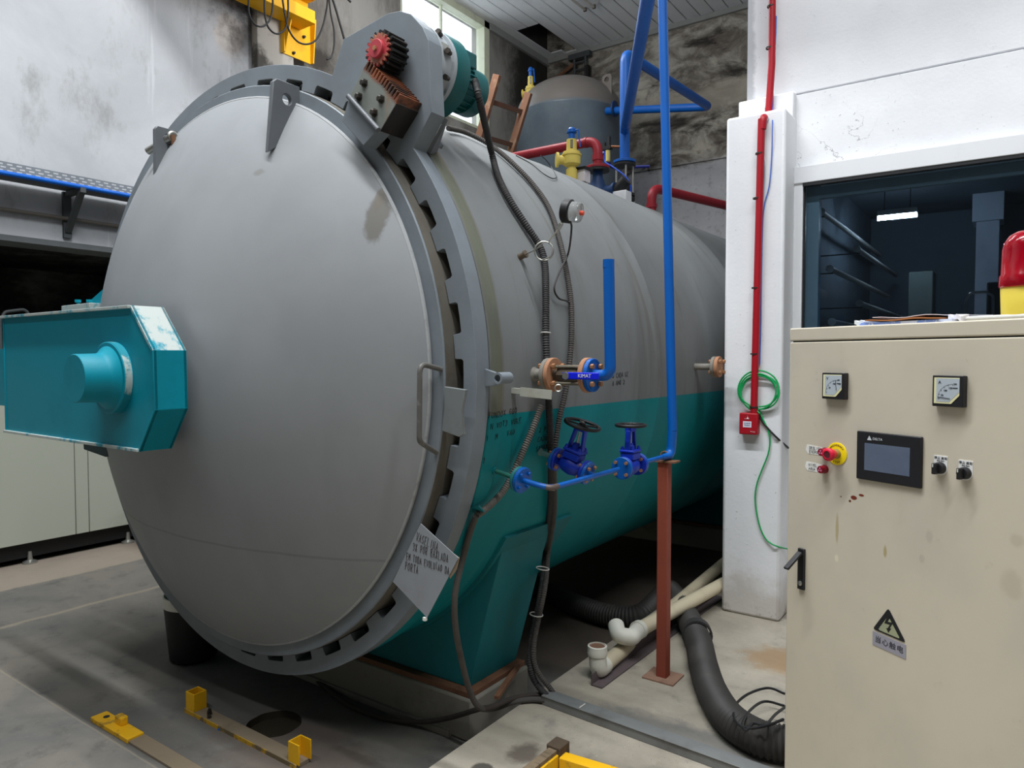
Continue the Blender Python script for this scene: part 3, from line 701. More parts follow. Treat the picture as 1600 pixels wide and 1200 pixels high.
gear((GX, GZ), .074, .058, 18, 1.905, 1.985).build('pinion', GREASE, gm)
MT = paint('motor_teal', (0, 84, 86), (0, 60, 62), .4, 6, .4)
for o_ in gm.children:
    if o_.name.split('.')[0] in ('output_flange', 'motor', 'cooling_fins', 'terminal_box'): o_.data.materials[0] = MT
REDW = paint('red_worn_paint', (176, 54, 62), (150, 120, 92), .8, 16, .5, lo=.45, hi=.6, bump=.2)
gear((GX, GZ), .060, .048, 18, 1.895, 1.906).build('pinion_face', REDW, gm)
MB().lathe((GX, 1.897, GZ), (0, -1, 0), [(0, .034), (.012, .034), (.014, .032)], 28).build('pinion_cap', paint('red_cap', (176, 58, 68), None, .3, 8, .5), gm)
MB().lathe((GX, 1.884, GZ), (0, -1, 0), [(0, .010), (.007, .010)], 6).build('bolt', COPPER, gm)
MB().cyl((GX, 1.98, GZ), (GX, 2.08, GZ), .05, 24).build('shaft', GREASE, gm)

# ================================================================== METAL SIGN hung on the door rim
SGN = paint('sign_sheet', (146, 150, 156), (120, 120, 122), .4, 4, .45, .2)
sg = thing('metal_sign', 'square grey metal sheet hung cornerwise on the door rim with handwritten instructions', 'sign', Py(668, 892, 1.905))
sp = [Py(*p, 1.905) for p in ((657, 818), (716, 872), (667, 965), (614, 909))]
MB().prism(sp, (0, .003, 0)).build('sheet', SGN, sg)
MB().box(Py(664, 967, 1.905), (.012, .012, .012)).build('tape_bit', paint('white_tape', (220, 220, 216), None, .1, 5, .6), sg)
MB().prism([Py(*p, 1.909) for p in ((708, 865), (717, 872), (713, 890), (703, 904), (700, 894))], (0, .004, 0)).build('old_tape', paint('yellow_tape', (150, 132, 112), (120, 110, 90), .6, 12, .5), sg)
def onsign(px, py, rot):
    o = Py(px, py, 1.9049); c_, s_ = math.cos(rot), math.sin(rot)
    return lambda u, v: V((o.x+u*c_-v*s_, o.y, o.z+u*s_+v*c_))
for ln, px, py, h, r_ in (('VASELINA', 650, 844, .031, -.24), ('3X POR BAXLADA', 645, 860, .028, -.10), ('EM TODA EVOLU,AO DA', 635, 874, .025, -.10), ('PORTA', 633, 890, .031, -.10)):
    scrawl([ln], onsign(px, py, r_), h, .05, .0013, INK, sg, asp=.28, gap=.16, jit=.04)

# ================================================================== PIPES AND VALVES
BLUE = paint('blue_pipe_paint', (0, 86, 170), (10, 64, 130), .35, 4, .33, bump=.05)
BLUED = paint('blue_valve_paint', (8, 46, 166), (4, 28, 104), .4, 6, .4, bump=.08)
REDP = paint('red_pipe_paint', (144, 22, 36), (90, 18, 26), .5, 4, .4, bump=.06)
REDC = paint('red_conduit_paint', (164, 10, 30), (124, 8, 22), .3, 4, .4)
PRIMER = paint('red_oxide', (140, 66, 48), (104, 52, 40), .5, 6, .6, bump=.12)
PEACH = paint('rusty_flange', (168, 122, 92), (122, 84, 62), .7, 10, .7, bump=.25)
GREYN = paint('nozzle_grey', (128, 124, 116), (98, 88, 76), .6, 10, .6)
BLACKP = paint('black_iron', (22, 22, 24), (50, 46, 42), .4, 14, .45)
def pipe(name, label, pts, r, mat, cat='pipe', n=16, group=None):
    o = MB().tube(pts, r, n).build(name, mat); return tag(o, label, cat, group)
def flange_mb(p, d, R, t, n=36): return MB().lathe(V(p)-V(d).normalized()*t/2, d, [(0, R-.002), (.002, R), (t-.002, R), (t, R-.002)], n)
def bolts(p, d, R, cnt, r, L, mat, parent, ph=.78):
    d, a, b2 = frame(d)
    for k in range(cnt):
        q = ph+2*pi*k/cnt; c_ = V(p)+(a*math.cos(q)+b2*math.sin(q))*R
        MB().lathe(c_-d*L/2, d, [(0, r), (r*1.2, r), (r*1.2, r*.55), (L-r*1.2, r*.55), (L-r*1.2, r), (L, r)], 6).build('bolt', mat, parent, smooth=20)

# vent line: nozzle - rusty flanges - ball valve - blue elbow and stub
nz = S(835, 585); yn = nz.y; zn = nz.z
MB().lathe((nz.x-.01, yn, zn), (1, 0, 0), [(0, .034), (.015, .028), (.02, .0225), (.09, .0225)], 24).build('nozzle', GREYN, ac)
fx1 = Py(862, 584, yn).x; fx2 = Py(922, 589, yn).x
vb = thing('ball_valve', 'ball valve with blue lever between two rusty flanges on the upper nozzle', 'valve', ((fx1+fx2)/2, yn, zn))
flange_mb((fx1-.012, yn, zn), (1, 0, 0), .066, .018).build('flange', GREYN, vb)
flange_mb((fx1+.008, yn, zn), (1, 0, 0), .067, .018).build('flange', PEACH, vb)
flange_mb((fx2-.010, yn, zn), (1, 0, 0), .067, .020).build('flange', PEACH, vb)
bolts((fx1, yn, zn), (1, 0, 0), .048, 4, .0105, .075, COPPER, vb)
b = MB().lathe((fx1+.01, yn, zn), (1, 0, 0), [(0, .026), (.012, .022), (.03, .022), (.031, .036), (.05, .040), (fx2-fx1-.06, .040), (fx2-fx1-.045, .036), (fx2-fx1-.044, .022), (fx2-fx1-.02, .024)], 8)
b.build('body', paint('cast_brown', (88, 78, 66), (56, 50, 44), .6, 14, .45, .5), vb, smooth=20)
xm = (fx1+fx2)/2
lx0, lx1 = Py(879, 590, yn-.083).x, Py(936, 592, yn-.083).x
for sz in (-.032, .032):
    for sy in (-.03, .03): MB().cyl((fx1+.03, yn+sy, zn+sz), (fx2-.03, yn+sy, zn+sz), .006, 8).build('tie_rod', paint('zinc_rod', (128, 122, 108), None, .4, 14, .4, .6), vb)
MB().lathe((lx0+.016, yn-.03, zn-.001), (0, -1, 0), [(0, .014), (.035, .014), (.036, .011), (.05, .011), (.051, .015), (.06, .015)], 6).build('stem', CHROME, vb)
lv = MB().bb((lx0, yn-.086, zn-.014), (lx1, yn-.080, zn+.012)).build('lever', paint('lever_blue', (6, 28, 216), None, .15, 8, .35), vb, bevel=.003)
text('KIMAT', .019, (lx0+(lx1-lx0)*.62, yn-.0868, zn-.001), (1, 0, 0), (0, 0, 1), paint('white_print', (214, 216, 220), None, 0, 5, .5), lv)
MB().torus((xm-.028, yn-.045, zn-.05), (.4, -.6, 0), .013, .003, 20, 6).build('link', CHROME, vb)
vs_ = tag(thing('vent_pipe', 'short blue upright pipe with open end and elbow beside the ball valve', 'pipe', (fx2, yn, zn)), None)
flange_mb((fx2+.010, yn, zn), (1, 0, 0), .064, .018).build('flange', BLUE, vs_)
bolts((fx2+.004, yn, zn), (1, 0, 0), .047, 4, .010, .06, COPPER, vs_)
tp = Py(951, 406, yn); ex = Py(954, 560, yn).x
pp = bend([(fx2+.015, yn, zn), (ex, yn, zn), (tp.x, yn, tp.z)], .06, 10)
r0 = .0212; N = len(pp); o = MB()
o.tube(pp, r0, 18)
o.build('pipe', BLUE, vs_)
MB().ring(V((tp.x, yn, tp.z))-V((0, 0, .03)), (0, 0, 1), [(0, .017), (0, .0216), (.031, .0216), (.031, .017)], 20).build('open_end', BLUE, vs_)

# bypass line
XB, ZBp = -1.367, 1.082
n0 = S(769, 734); fb = Px(803, 745, -1.50); bp = Px(858, 762, XB)
d0 = (V((XB-.02, bp.y, ZBp))-n0).normalized()
MB().tube([n0-d0*.01, n0+d0*.10], .009, 12).build('nozzle', paint('green_nozzle', (30, 100, 88), (60, 52, 40), .7, 12, .6), ac)
MB().lathe(n0-d0*.01, d0, [(0, .022), (.02, .016), (.03, .016)], 16).build('nozzle_boss', TEALD, ac)
fc = n0+d0*((fb-n0).length*1.0)
by = thing('bypass_pipe', 'thin blue bypass pipe along the teal shell, flanged at its left end', 'pipe', (XB, bp.y, ZBp))
pt = Px(1040, 716, XB)
flange_mb(fc-d0*.012, d0, .047, .014).build('flange', paint('green_flange', (30, 110, 112), None, .4, 8, .5), by)
flange_mb(fc+d0*.006, d0, .049, .016).build('flange', BLUE, by); bolts(fc, d0, .034, 4, .007, .046, BLUE, by)
v2a, v2b = Px(966, 731, XB), Px(1003, 725, XB)
MB().tube(bend([fc+d0*.01, V((XB, bp.y, ZBp)), V((XB, v2a.y, ZBp))], .05, 8), .0105, 14).build('pipe', BLUE, by)
q = V((XB, bp.y+.012, ZBp)); MB().tube(bend([q+V((-.045, -.005, .006)), q, q+V((0, .045, 0))], .05, 6), .0109, 14).build('bare_weld', paint('burnt_weld', (104, 92, 88), (60, 54, 56), .6, 20, .5, .4), by)

def gate_valve(name, c, ax, up, label, s=1.0, wheel=.062):
    ax, up, sd = frame(ax, up); c = V(c)
    t = thing(name, label, 'valve', c, 'blue stop valves on the bypass pipe')
    L = .066*s
    MB().lathe(c-ax*L, ax, [(0, .016*s), (.016*s, .018*s), (.034*s, .032*s), (.066*s, .038*s), (.098*s, .032*s), (.116*s, .018*s), (.132*s, .016*s)], 24).build('body', BLUED, t, smooth=50)
    for sg_ in (-1, 1):
        f = flange_mb(c+ax*sg_*L, ax, .048*s, .013).build('flange', BLUED, t)
        f2 = flange_mb(c+ax*sg_*(L+.014), ax, .048*s, .013).build('flange', BLUE, t)
        bolts(c+ax*sg_*(L+.007), ax, .035*s, 4, .0075*s, .05, COPPER, f)
    e = (ax, sd, up)
    MB().box(c+up*.045*s, (.075*s, .062*s, .03*s), e).box(c+up*.067*s, (.082*s, .068*s, .012*s), e).build('bonnet', BLUED, t, bevel=.004)
    for i in (-1, 1):
        for j in (-1, 1): MB().lathe(c+up*.072*s+ax*i*.03*s+sd*j*.024*s, up, [(0, .008*s), (.01*s, .008*s), (.01*s, .005*s), (.015*s, .005*s)], 6).build('bolt', BLUED, t)
    b = MB()
    for i in (-1, 1): b.prism([c+up*.07*s+ax*i*.026*s-sd*.012*s, c+up*.07*s+ax*i*.036*s-sd*.012*s, c+up*.155*s+ax*i*.026*s-sd*.012*s, c+up*.165*s+ax*i*.012*s-sd*.012*s, c+up*.15*s+ax*i*.016*s-sd*.012*s], sd*.024*s)
    b.box(c+up*.16*s, (.05*s, .03*s, .018*s), e); b.lathe(c+up*.07*s, up, [(0, .02*s), (.02*s, .016*s), (.022*s, .012*s), (.03*s, .012*s)], 16)
    b.build('yoke', BLUED, t, bevel=.0015)
    MB().cyl(c+up*.08*s, c+up*.19*s, .006*s, 10).build('stem', CHROME, t)
    hw = MB().torus(c+up*.178*s, up, wheel*s, .0075*s, 40, 10).build('handwheel', BLACKP, t)
    b = MB()
    for k in range(5):
        a_ = 2*pi*k/5+.3; d_ = ax*math.cos(a_)+sd*math.sin(a_); b.box(c+up*.176*s+d_*wheel*s*.55, (wheel*s*.9, .010*s, .006*s), (d_, up.cross(d_), up))
    b.build('spokes', BLACKP, hw); MB().lathe(c+up*.168*s, up, [(0, .016*s), (.016*s, .014*s), (.02*s, .008*s)], 12).build('hub', BLACKP, hw)
    return t
n1_ = S(844, 706); e1 = Px(920, 741, XB); e1 = V((XB, n1_.y, e1.z)) if abs(e1.y-n1_.y) < .25 else e1
e1 = V((XB, e1.y, ZBp)); d1 = (e1-n1_).normalized(); L1 = (e1-n1_).length
MB().lathe(n1_-d1*.01, d1, [(0, .02), (.02, .014), (.021, .0105), (L1*.3, .0105)], 14).build('nozzle', paint('teal_nozzle', (92, 128, 124), (60, 96, 92), .5, 9, .5), ac)
c1 = n1_+d1*(L1*.585)
sc1 = min(1.0, L1*.62/.16)
gate_valve('stop_valve', c1, d1, (.35, 0, 1), 'blue stop valve leaning outwards with black handwheel, branch nearest the ball valve', sc1, .070)
MB().tube([c1+d1*.07*sc1, e1], .0105, 12).build('branch', BLUE, by)
gate_valve('stop_valve', (XB, (v2a.y+v2b.y)/2, ZBp), (0, 1, 0), (0, 0, 1), 'upright blue stop valve with flat black handwheel, in line before the tall blue pipe', 1.0, .062)

# tall blue pipe on the red post
ri = thing('tall_blue_pipe', 'tall vertical blue pipe rising from a rust red post', 'pipe', (XB, 3.2, ZBp))
yr = Px(1050, 690, XB+.01).y
rt_ = Py(1034.5, -40, yr); rb = V((XB+.012, yr, ZBp+.02))
MB().tube(bend([(XB, v2b.y+.02, ZBp), (XB, yr-.09, ZBp)], .02), .0105, 14).build('small_pipe', BLUE, ri)
el = bend([V((XB, yr-.10, ZBp)), V((XB+.004, yr, ZBp-.004)), V((XB+.012, yr, ZBp+.12))], .07, 10)
k0 = len(el); MB().tube(el, lambda i: .013+(.0225-.013)*min(1, i/4), 16).build('elbow', BLUE, ri)
rtop = rt_+(rt_-el[-1])*((ZC-.02-rt_.z)/(rt_.z-el[-1].z))
MB().tube([el[-1], rtop], .0222, 18).build('riser', BLUE, ri)
ps = thing('support_post', 'rust red square post with base plate holding the tall blue pipe', 'post', (XB, 3.2, 0))
pb0 = Pz(1036, 1058, 0); MB().bb((pb0.x-.026, pb0.y-.026, .006), (pb0.x+.026, pb0.y+.026, 1.052)).build('tube', PRIMER, ps, bevel=.003)
MB().box((pb0.x, pb0.y, .004), (.16, .14, .008)).build('base_plate', paint('rusty_plate', (150, 118, 100), (110, 80, 64), .7, 10, .8), ps, bevel=.001)
MB().box((pb0.x+.01, pb0.y, 1.057), (.11, .07, .008)).build('cap_plate', RUST, ps); MB().torus((pb0.x, pb0.y, 1.082), (0, 1, 0), .02, .004, 20, 6).build('clamp', RUST, ps)

# far nozzle with blank flange near the column
nf = S(1086, 573); MB().cyl((nf.x-.02, nf.y, nf.z), (nf.x+.12, nf.y, nf.z), .02, 16).build('nozzle', GREYN, ac)
bf = flange_mb((nf.x+.12, nf.y, nf.z), (1, 0, 0), .062, .02).build('nozzle_flange', GREYN, ac)
bf = flange_mb((nf.x+.143, nf.y, nf.z), (1, 0, 0), .062, .022).build('blank_flange', PEACH, ac); bolts((nf.x+.135, nf.y, nf.z), (1, 0, 0), .045, 4, .011, .075, COPPER, bf)

# pressure gauge with pigtail
g0 = S(812, 402); yg = g0.y; rad = (g0-V((CX, yg, CZ))).normalized()
pg = thing('pressure_gauge', 'black pressure gauge with clear front on a coiled steel pigtail tube', 'gauge', g0)
MB().lathe(g0-rad*.005, rad, [(0, .02), (.004, .02), (.005, .013), (.03, .013), (.031, .016), (.04, .016)], 12).build('socket', paint('socket_brown', (104, 92, 78), None, .5, 14, .5, .4), ac)
pl_ = Py(850, 392, yg-.02); lr = .037
gc = Py(888, 330, yg-.03); nut = Py(873, 357, yg-.03)
ax_ = V((.55, -.83, 0)).normalized(); pl2 = Py(838, 389, yg-.02)
b = MB().torus(pl_, ax_, lr, .0032, 36, 8)
b.tube(spline([g0+rad*.03, Py(826, 395, yg-.01), pl2, Py(848, 381, yg-.02)], .01), .0032, 8).tube(spline([Py(848, 406, yg-.03), Py(861, 400, yg-.035), Py(863, 384, yg-.03), Py(858, 377, yg-.03), nut], .01), .0032, 8)
b.build('pigtail', CHROME, pg)
gd = (RT*.85 - FW*.42 - V((0, 0, .22))).normalized()
MB().lathe(nut, (gc-nut), [(0, .010), (.022, .010), (.023, .007), (.05, .007)], 6).build('nut', CHROME, pg, smooth=20)
MB().lathe(gc-gd*.02, gd, [(0, .042), (.004, .046), (.03, .046), (.034, .042)], 32).build('case', BLACKP, pg)
CLR = M('clear_plastic'); gl = CLR.b; gl.inputs['Transmission Weight'].default_value = .85; gl.inputs['Roughness'].default_value = .08; gl.inputs['Base Color'].default_value = (.85, .88, .88, 1); gl.inputs['IOR'].default_value = 1.3
MB().lathe(gc+gd*.014, gd, [(0, .039), (.03, .039), (.036, .035)], 32).build('front_lens', CLR.m, pg)
MB().lathe(gc+gd*.0145, gd, [(0, .037), (.002, .037)], 32).build('dial', paint('dial_white', (196, 200, 202), (60, 60, 64), .5, 40, .5), pg)
MB().lathe(gc+gd*.05, gd, [(0, .009), (.014, .009), (.015, .007)], 16).build('knob', paint('orange_red', (226, 84, 60), None, .1, 8, .4), pg)

# safety valve, steam valves and pipes on top of the shell
YEL = paint('valve_yellow', (212, 190, 92), (150, 128, 60), .4, 9, .45)
def top_at(px, py): return Px(px, py, CX)
def safety_valve(base, h, label, side, w=1.0):
    t = thing('safety_valve', label, 'safety valve', base, 'yellow spring safety valves'); k = h/.40; B = V(base); q_ = k*w
    MB().lathe(B, (0, 0, 1), [(0, .03*q_), (.03*k, .03*q_), (.035*k, .045*q_), (.05*k, .06*q_), (.13*k, .062*q_), (.131*k, .068*q_), (.145*k, .068*q_), (.146*k, .06*q_), (.17*k, .058*q_), (.175*k, .036*q_), (.29*k, .034*q_), (.295*k, .022*q_)], 28).build('body', YEL, t, smooth=40)
    d = V(side).normalized(); MB().lathe(B+V((0, 0, .09*k)), d, [(.04*q_, .03*q_), (.09*q_, .03*q_), (.091*q_, .05*q_), (.106*q_, .05*q_)], 24).build('outlet', YEL, t)
    MB().lathe(B+V((0, 0, .29*k)), (0, 0, 1), [(0, .022*q_), (.065*k, .022*q_), (.066*k, .034*q_), (.075*k, .034*q_), (.076*k, .026*q_), (.10*k, .026*q_), (.115*k, .018*q_)], 20).build('cap', BLUE, t)
    MB().tube(bend([B+V((.015*q_, 0, .37*k)), B+V((.06*q_, -.02*k, .37*k)), B+V((.075*q_, -.02*k, .2*k))], .01), .007*k, 8).build('lever', BLUE, t)
    fd = (CAM-B); fd.z = 0; fd.normalize()
    MB().box(B+V((0, 0, .235*k))+fd*.0335*q_, (.016*q_, .006*k, .085*k), (fd.cross(V((0, 0, 1))), fd, V((0, 0, 1)))).build('slot', GREASE, t)
    b = MB()
    for i in range(6): b.box(B+V((0, 0, (.205+.012*i)*k))+fd*.0355*q_, (.013*q_, .004*k, .004*k), (fd.cross(V((0, 0, 1))), fd, V((0, 0, 1))))
    b.build('spring', CHROME, t)
    return t
b1 = top_at(893, 265); sv_y = b1.y; zt = top_at(890, 199).z
MB().cyl((CX, sv_y, 2.82), (CX, sv_y, b1.z), .045, 20).build('nozzle', YEL, ac)
safety_valve((CX, sv_y, b1.z), zt-b1.z, 'yellow safety valve with blue cap on top of the grey autoclave', (-.75, -.66, 0), 1.45)

# red pipe to the left with blue globe valve under it
p1 = top_at(934, 262); yr1 = p1.y; ze = top_at(930, 217).z
rp = thing('red_pipe', 'red pipe bending down to a blue valve behind the yellow safety valve', 'pipe', (CX, yr1, p1.z))
MB().tube(bend([(CX, yr1, p1.z), (CX, yr1, ze), (XW+.1, yr1, ze)], .13, 10), .041, 18).build('pipe', REDP, rp)
MB().ring((CX, yr1, ze-.17), (0, 0, 1), [(0, .04), (0, .047), (.045, .047), (.045, .04)], 20).build('sleeve', REDP, rp)
MB().ring((CX-.12, yr1, ze), (1, 0, 0), [(0, .04), (0, .045), (.02, .045), (.02, .04)], 20).build('weld', REDP, rp)
flange_mb((CX, yr1, p1.z), (0, 0, 1), .10, .022).build('flange', REDP, rp)
gv = thing('globe_valve', 'dark blue globe valve under the red pipe flange on the autoclave top', 'valve', (CX, yr1, 2.85))
DBLUE = paint('dark_blue', (16, 52, 96), (10, 26, 48), .5, 9, .45)
flange_mb((CX, yr1, p1.z-.024), (0, 0, 1), .10, .022).build('flange', BLACKP, gv)
MB().lathe((CX, yr1, 2.83), (0, 0, 1), [(0, .04), (.03, .045), (.08, .085), (.16, .085), (p1.z-2.83-.09, .045), (p1.z-2.83-.03, .04)], 24).build('body', DBLUE, gv)
MB().lathe((CX, yr1, 2.96), (1, 0, 0), [(.05, .05), (.15, .05), (.151, .065), (.17, .065)], 20).build('bonnet', DBLUE, gv)
MB().bb((CX+.16, yr1-.05, 2.84), (CX+.29, yr1+.06, 2.94)).build('actuator', paint('actuator_white', (224, 224, 226), None, .2, 6, .4), gv, bevel=.006)
MB().cyl((CX+.17, yr1, 2.94), (CX+.27, yr1, 3.03), .05, 16).build('actuator_cap', BLACKP, gv)
sb = thing('solenoid_box', 'small white box with black and red lid right of the yellow safety valve', 'solenoid', (CX+.1, sv_y+.22, 2.86))
p = Px(912, 272, CX+.05); MB().box((p.x, p.y, p.z-.02), (.07, .10, .10)).build('box', paint('box_white', (220, 214, 216), (160, 60, 60), .3, 12, .5), sb, bevel=.004)
MB().box((p.x, p.y, p.z+.035), (.1, .13, .02)).build('lid', GREASE, sb); MB().box((p.x-.06, p.y-.02, p.z-.03), (.05, .05, .07)).build('coil', paint('brass', (176, 140, 70), None, .4, 12, .35, .8), sb)
MB().cyl((p.x, p.y, 2.8), (p.x, p.y, p.z-.06), .02, 12).build('stub', GREASE, sb)

# blue pipe with dark control valve, loop behind to the tank, long pipe to the roof
p2 = top_at(976, 253); yb2 = p2.y; zq = top_at(978, 84).z
cv = thing('control_valve', 'black and steel pneumatic control valve below the upright blue pipe', 'valve', (CX, yb2, 2.85))
DK = paint('dark_cast', (40, 40, 40), (96, 92, 84), .5, 14, .4, .5)
MB().lathe((CX, yb2, 2.82), (0, 0, 1), [(0, .05), (.02, .05), (.02, .085), (.045, .085), (.046, .05), (.12, .06), (.16, .06), (.16, .095), (.185, .095), (.186, .07), (.2, .07), (.2, .095), (.225, .095), (.226, .05), (.30, .05)], 24).build('body', DK, cv)
for k in range(4):
    a = .6+pi/2*k; MB().cyl((CX+.075*math.cos(a), yb2+.075*math.sin(a), 3.03), (CX+.075*math.cos(a), yb2+.075*math.sin(a), p2.z-.02), .009, 8).build('pillar', CHROME, cv)
    MB().cyl((CX+.085*math.cos(a), yb2+.085*math.sin(a), 2.86), (CX+.085*math.cos(a), yb2+.085*math.sin(a), 3.0), .012, 8).build('bolt', CHROME, cv)
flange_mb((CX, yb2, p2.z-.03), (0, 0, 1), .10, .022).build('flange', DK, cv)
MB().tube(spline([(CX-.17, yb2-.05, p2.z+.14), (CX-.17, yb2-.06, p2.z+.02), (CX-.06, yb2-.11, p2.z-.06), (CX+.08, yb2-.12, p2.z-.18), (CX+.11, yb2-.1, p2.z-.30), (CX+.02, yb2-.1, p2.z-.42)], .02), .0065, 8).build('air_line', paint('air_hose_blue', (10, 70, 190), None, .1, 5, .4), cv)
b = MB().box((CX-.16, yb2-.04, p2.z+.14), (.09, .05, .03)).box((CX-.14, yb2-.04, p2.z+.19), (.025, .03, .1)).box((CX-.19, yb2-.04, p2.z+.17), (.03, .03, .05)); b.build('air_regulator', BLACKP, cv)
MB().cyl((CX-.15, yb2-.04, p2.z+.02), (CX-.15, yb2-.04, p2.z+.12), .022, 10).build('filter_bowl', paint('bowl_yellow', (206, 190, 110), None, .3, 9, .5), cv)
MB().cyl((CX-.13, yb2-.04, p2.z+.15), (CX-.03, yb2, p2.z+.14), .012, 8).build('fitting', paint('brass2', (150, 100, 70), None, .4, 12, .4, .7), cv)
TX, TY, TR = -5.05, 8.5, .72
bl = thing('blue_loop_pipe', 'blue pipe rising from the control valve and looping back to the upright tank', 'pipe', (CX, yb2, p2.z))
c_ = Px(1108, 167, CX); yl = c_.y
MB().tube(bend([(CX, yb2, p2.z), (CX, yb2, zq), (CX, yl, c_.z), (TX+TR-.02, yl+.15, Px(990, 197, TX+TR).z)], .10, 8), .046, 18).build('pipe', BLUE, bl)
flange_mb((CX, yb2, p2.z), (0, 0, 1), .10, .024).build('flange', BLUE, bl)
flange_mb((TX+TR+.10, yl+.14, Px(990, 197, TX+TR).z), (1, 0, 0), .10, .024).build('flange', DBLUE, bl)
zl2 = Px(977, 207, CX).z
f0 = V((CX, yb2, zl2)); dr_ = (ray(913, 560)*1.0); dr_.z = 0; dr_.normalize()
tag(MB().tube(bend([f0+V((0, 0, -.0)), f0-dr_*.12+V((0, 0, .03)), f0-dr_*3.6+V((0, 0, .03))], .1), .043, 16).build('overhead_blue_pipe', BLUE), 'dark blue overhead pipe slanting from the upright blue pipe towards the viewer', 'pipe')
q1, q2 = Px(942, 238, CX-.3), Px(956, 262, CX-.3)
tag(MB().tube(bend([q1, q2, q2+V((.35, .1, -.02))], .03), .014, 10).build('impulse_pipe', paint('navy_pipe', (14, 26, 110), None, .2, 6, .4)), 'thin navy pipe between red pipe and control valve, in front of tank', 'pipe')
# rear red pipe running away
yr3 = Px(1018, 318, CX).y; zr3 = Px(1027, 297, CX).z
rr = thing('rear_red_pipe', 'red pipe leaving the rear of the autoclave top towards the column', 'pipe', (CX, yr3, 2.85))
MB().tube(bend([(CX, yr3, 2.8), (CX, yr3, zr3), (CX+.45, yr3+1.55, zr3-.02), (CX+1.0, yr3+2.6, zr3-.05)], .13, 8), .045, 16).build('pipe', REDP, rr)
MB().ring((CX, yr3, zr3-.2), (0, 0, 1), [(0, .045), (0, .052), (.04, .052), (.04, .045)], 20).build('sleeve', REDP, rr)
for k, t in enumerate((.82, .9, .97)):
    p = V((CX+.45*t+.02, yr3+1.55*t, zr3)); MB().torus(p, (.3, 1, 0), .055, .008, 16, 6).tube([p+V((0, 0, -.05)), p+V((.01, 0, -.35-.05*k))], .008, 6).build('hanging_wire', paint('rope_dark', (70, 60, 52), None, .4, 12, .8), rr)

# ================================================================== CONDUITS AND CABLES ON THE SHELL
CORR = paint('corrugated_black', (52, 51, 52), (84, 76, 68), .5, 14, .6, bump=.1)
CORRG = paint('corrugated_grey', (96, 92, 88), (74, 68, 64), .5, 16, .5, bump=.1)
DUSTY = paint('dusty_conduit', (78, 74, 71), (54, 50, 47), .6, 9, .75, bump=.15)
TIE = paint('cable_tie_white', (206, 204, 198), None, .1, 5, .5)
# main bundle, right
b1 = [Py(742, 126, 2.34), Py(750, 160, 2.33), S(768, 238, .05)] + [S(*p, .022) for p in ((778, 275), (795, 310), (822, 352), (843, 384), (851, 410), (853, 460), (853, 520), (855, 580), (858, 640), (861, 720), (860, 790), (853, 860))]
b1 += [Px(847, 915, -1.80), Px(838, 965, -1.80), Px(829, 1010, -1.79), Px(829, 1045, -1.775), Px(838, 1068, -1.76), Pz(856, 1089, .03)]
o = corrugated(b1, .0155, .010, .16).build('motor_conduit', CORR); tag(o, 'thick black corrugated conduit from the geared motor down the shell to the floor trunking', 'conduit')
for px, py in ((853, 520), (860, 765)):
    q = S(px, py, .022); MB().torus(q, (0, .1, 1), .019, .0025, 20, 6).build('tie', TIE, o)
b2 = [S(700, 200, .02), S(728, 207, .02), S(765, 226, .02), S(800, 254, .02), S(836, 292, .018), S(860, 330, .018), S(877, 385, .018), S(888, 440, .018), S(893, 485, .018), S(892, 545, .018), S(884, 610, .018), S(873, 660, .018), S(866, 720, .035), S(866, 800, .035), S(857, 860, .035)]
b2 += [Px(852, 915, -1.775), Px(842, 965, -1.775), Px(834, 1010, -1.76), Px(838, 1045, -1.75), Pz(866, 1084, .03)]
o = corrugated(b2, .0125, .010, .18).build('side_conduit', DUSTY); tag(o, 'dusty grey conduit arching over the shell behind the pressure gauge', 'conduit')
for px, py in ((848, 888), (838, 960)):
    q = Px(px, py, -1.785); MB().torus(q, (.1, .1, 1), .03, .0028, 22, 6).build('tie', TIE, o)
b3 = [S(846, 634, .03), S(828, 680, .03), S(806, 730, .03), S(788, 765, .035), S(765, 790, .04), S(744, 806, .045)]
o = corrugated(b3, .0145, .0095, .22).build('flexible_conduit', CORRG); tag(o, 'bare grey flexible conduit crossing the teal paint behind the left bypass flange', 'conduit')
b4 = [S(744, 806, .046), S(735, 830, .03), Px(724, 870, -1.735), Px(713, 915, -1.735), Px(710, 950, -1.74), Px(713, 990, -1.76), Px(722, 1035, -1.80), Px(735, 1082, -1.82), Px(750, 1106, -1.815), Pz(775, 1106, .015), Pz(800, 1097, .016), Pz(830, 1093, .016), Pz(853, 1094, .02)]
o = MB().tube(spline(b4, .015), .0125, 10).build('ground_conduit', DUSTY); tag(o, 'dark conduit hanging from the green clip down past the sign to the floor', 'conduit')
b5 = [Pz(853, 1086, .022), Pz(830, 1086, .024), Pz(800, 1092, .03), Px(770, 1104, -1.81), Px(748, 1108, -1.84), Py(700, 1122, 2.39), Py(655, 1128, 2.385), Pz(600, 1122, ZL+.014), Pz(550, 1104, ZL+.014), Pz(510, 1076, ZL+.014), Pz(470, 1040, ZL+.014)]
o = MB().tube(spline(b5, .015), .0115, 10).build('floor_cable', paint('dusty_cable', (62, 56, 52), None, .5, 9, .8)); tag(o, 'dusty black cable sagging across the concrete plinth below the teal saddle', 'cable')
g1 = [gc+V((.0, -.01, -.04)), Px(893, 352, gc.x), S(888, 395, .05), S(874, 425, .04), S(866, 450, .03), S(873, 466, .02), S(887, 471, .018), S(896, 482, .012)]
tag(MB().tube(spline(g1, .01), .0042, 8).build('gauge_cable', CORR), 'thin black cable looping from the pressure gauge to the grey conduit', 'cable')
g2 = [S(806, 243, .008), S(830, 256, .008), S(850, 272, .008), S(864, 279, .008), S(869, 275, .008), S(862, 262, .008), S(853, 250, .008), S(845, 243, .008)]
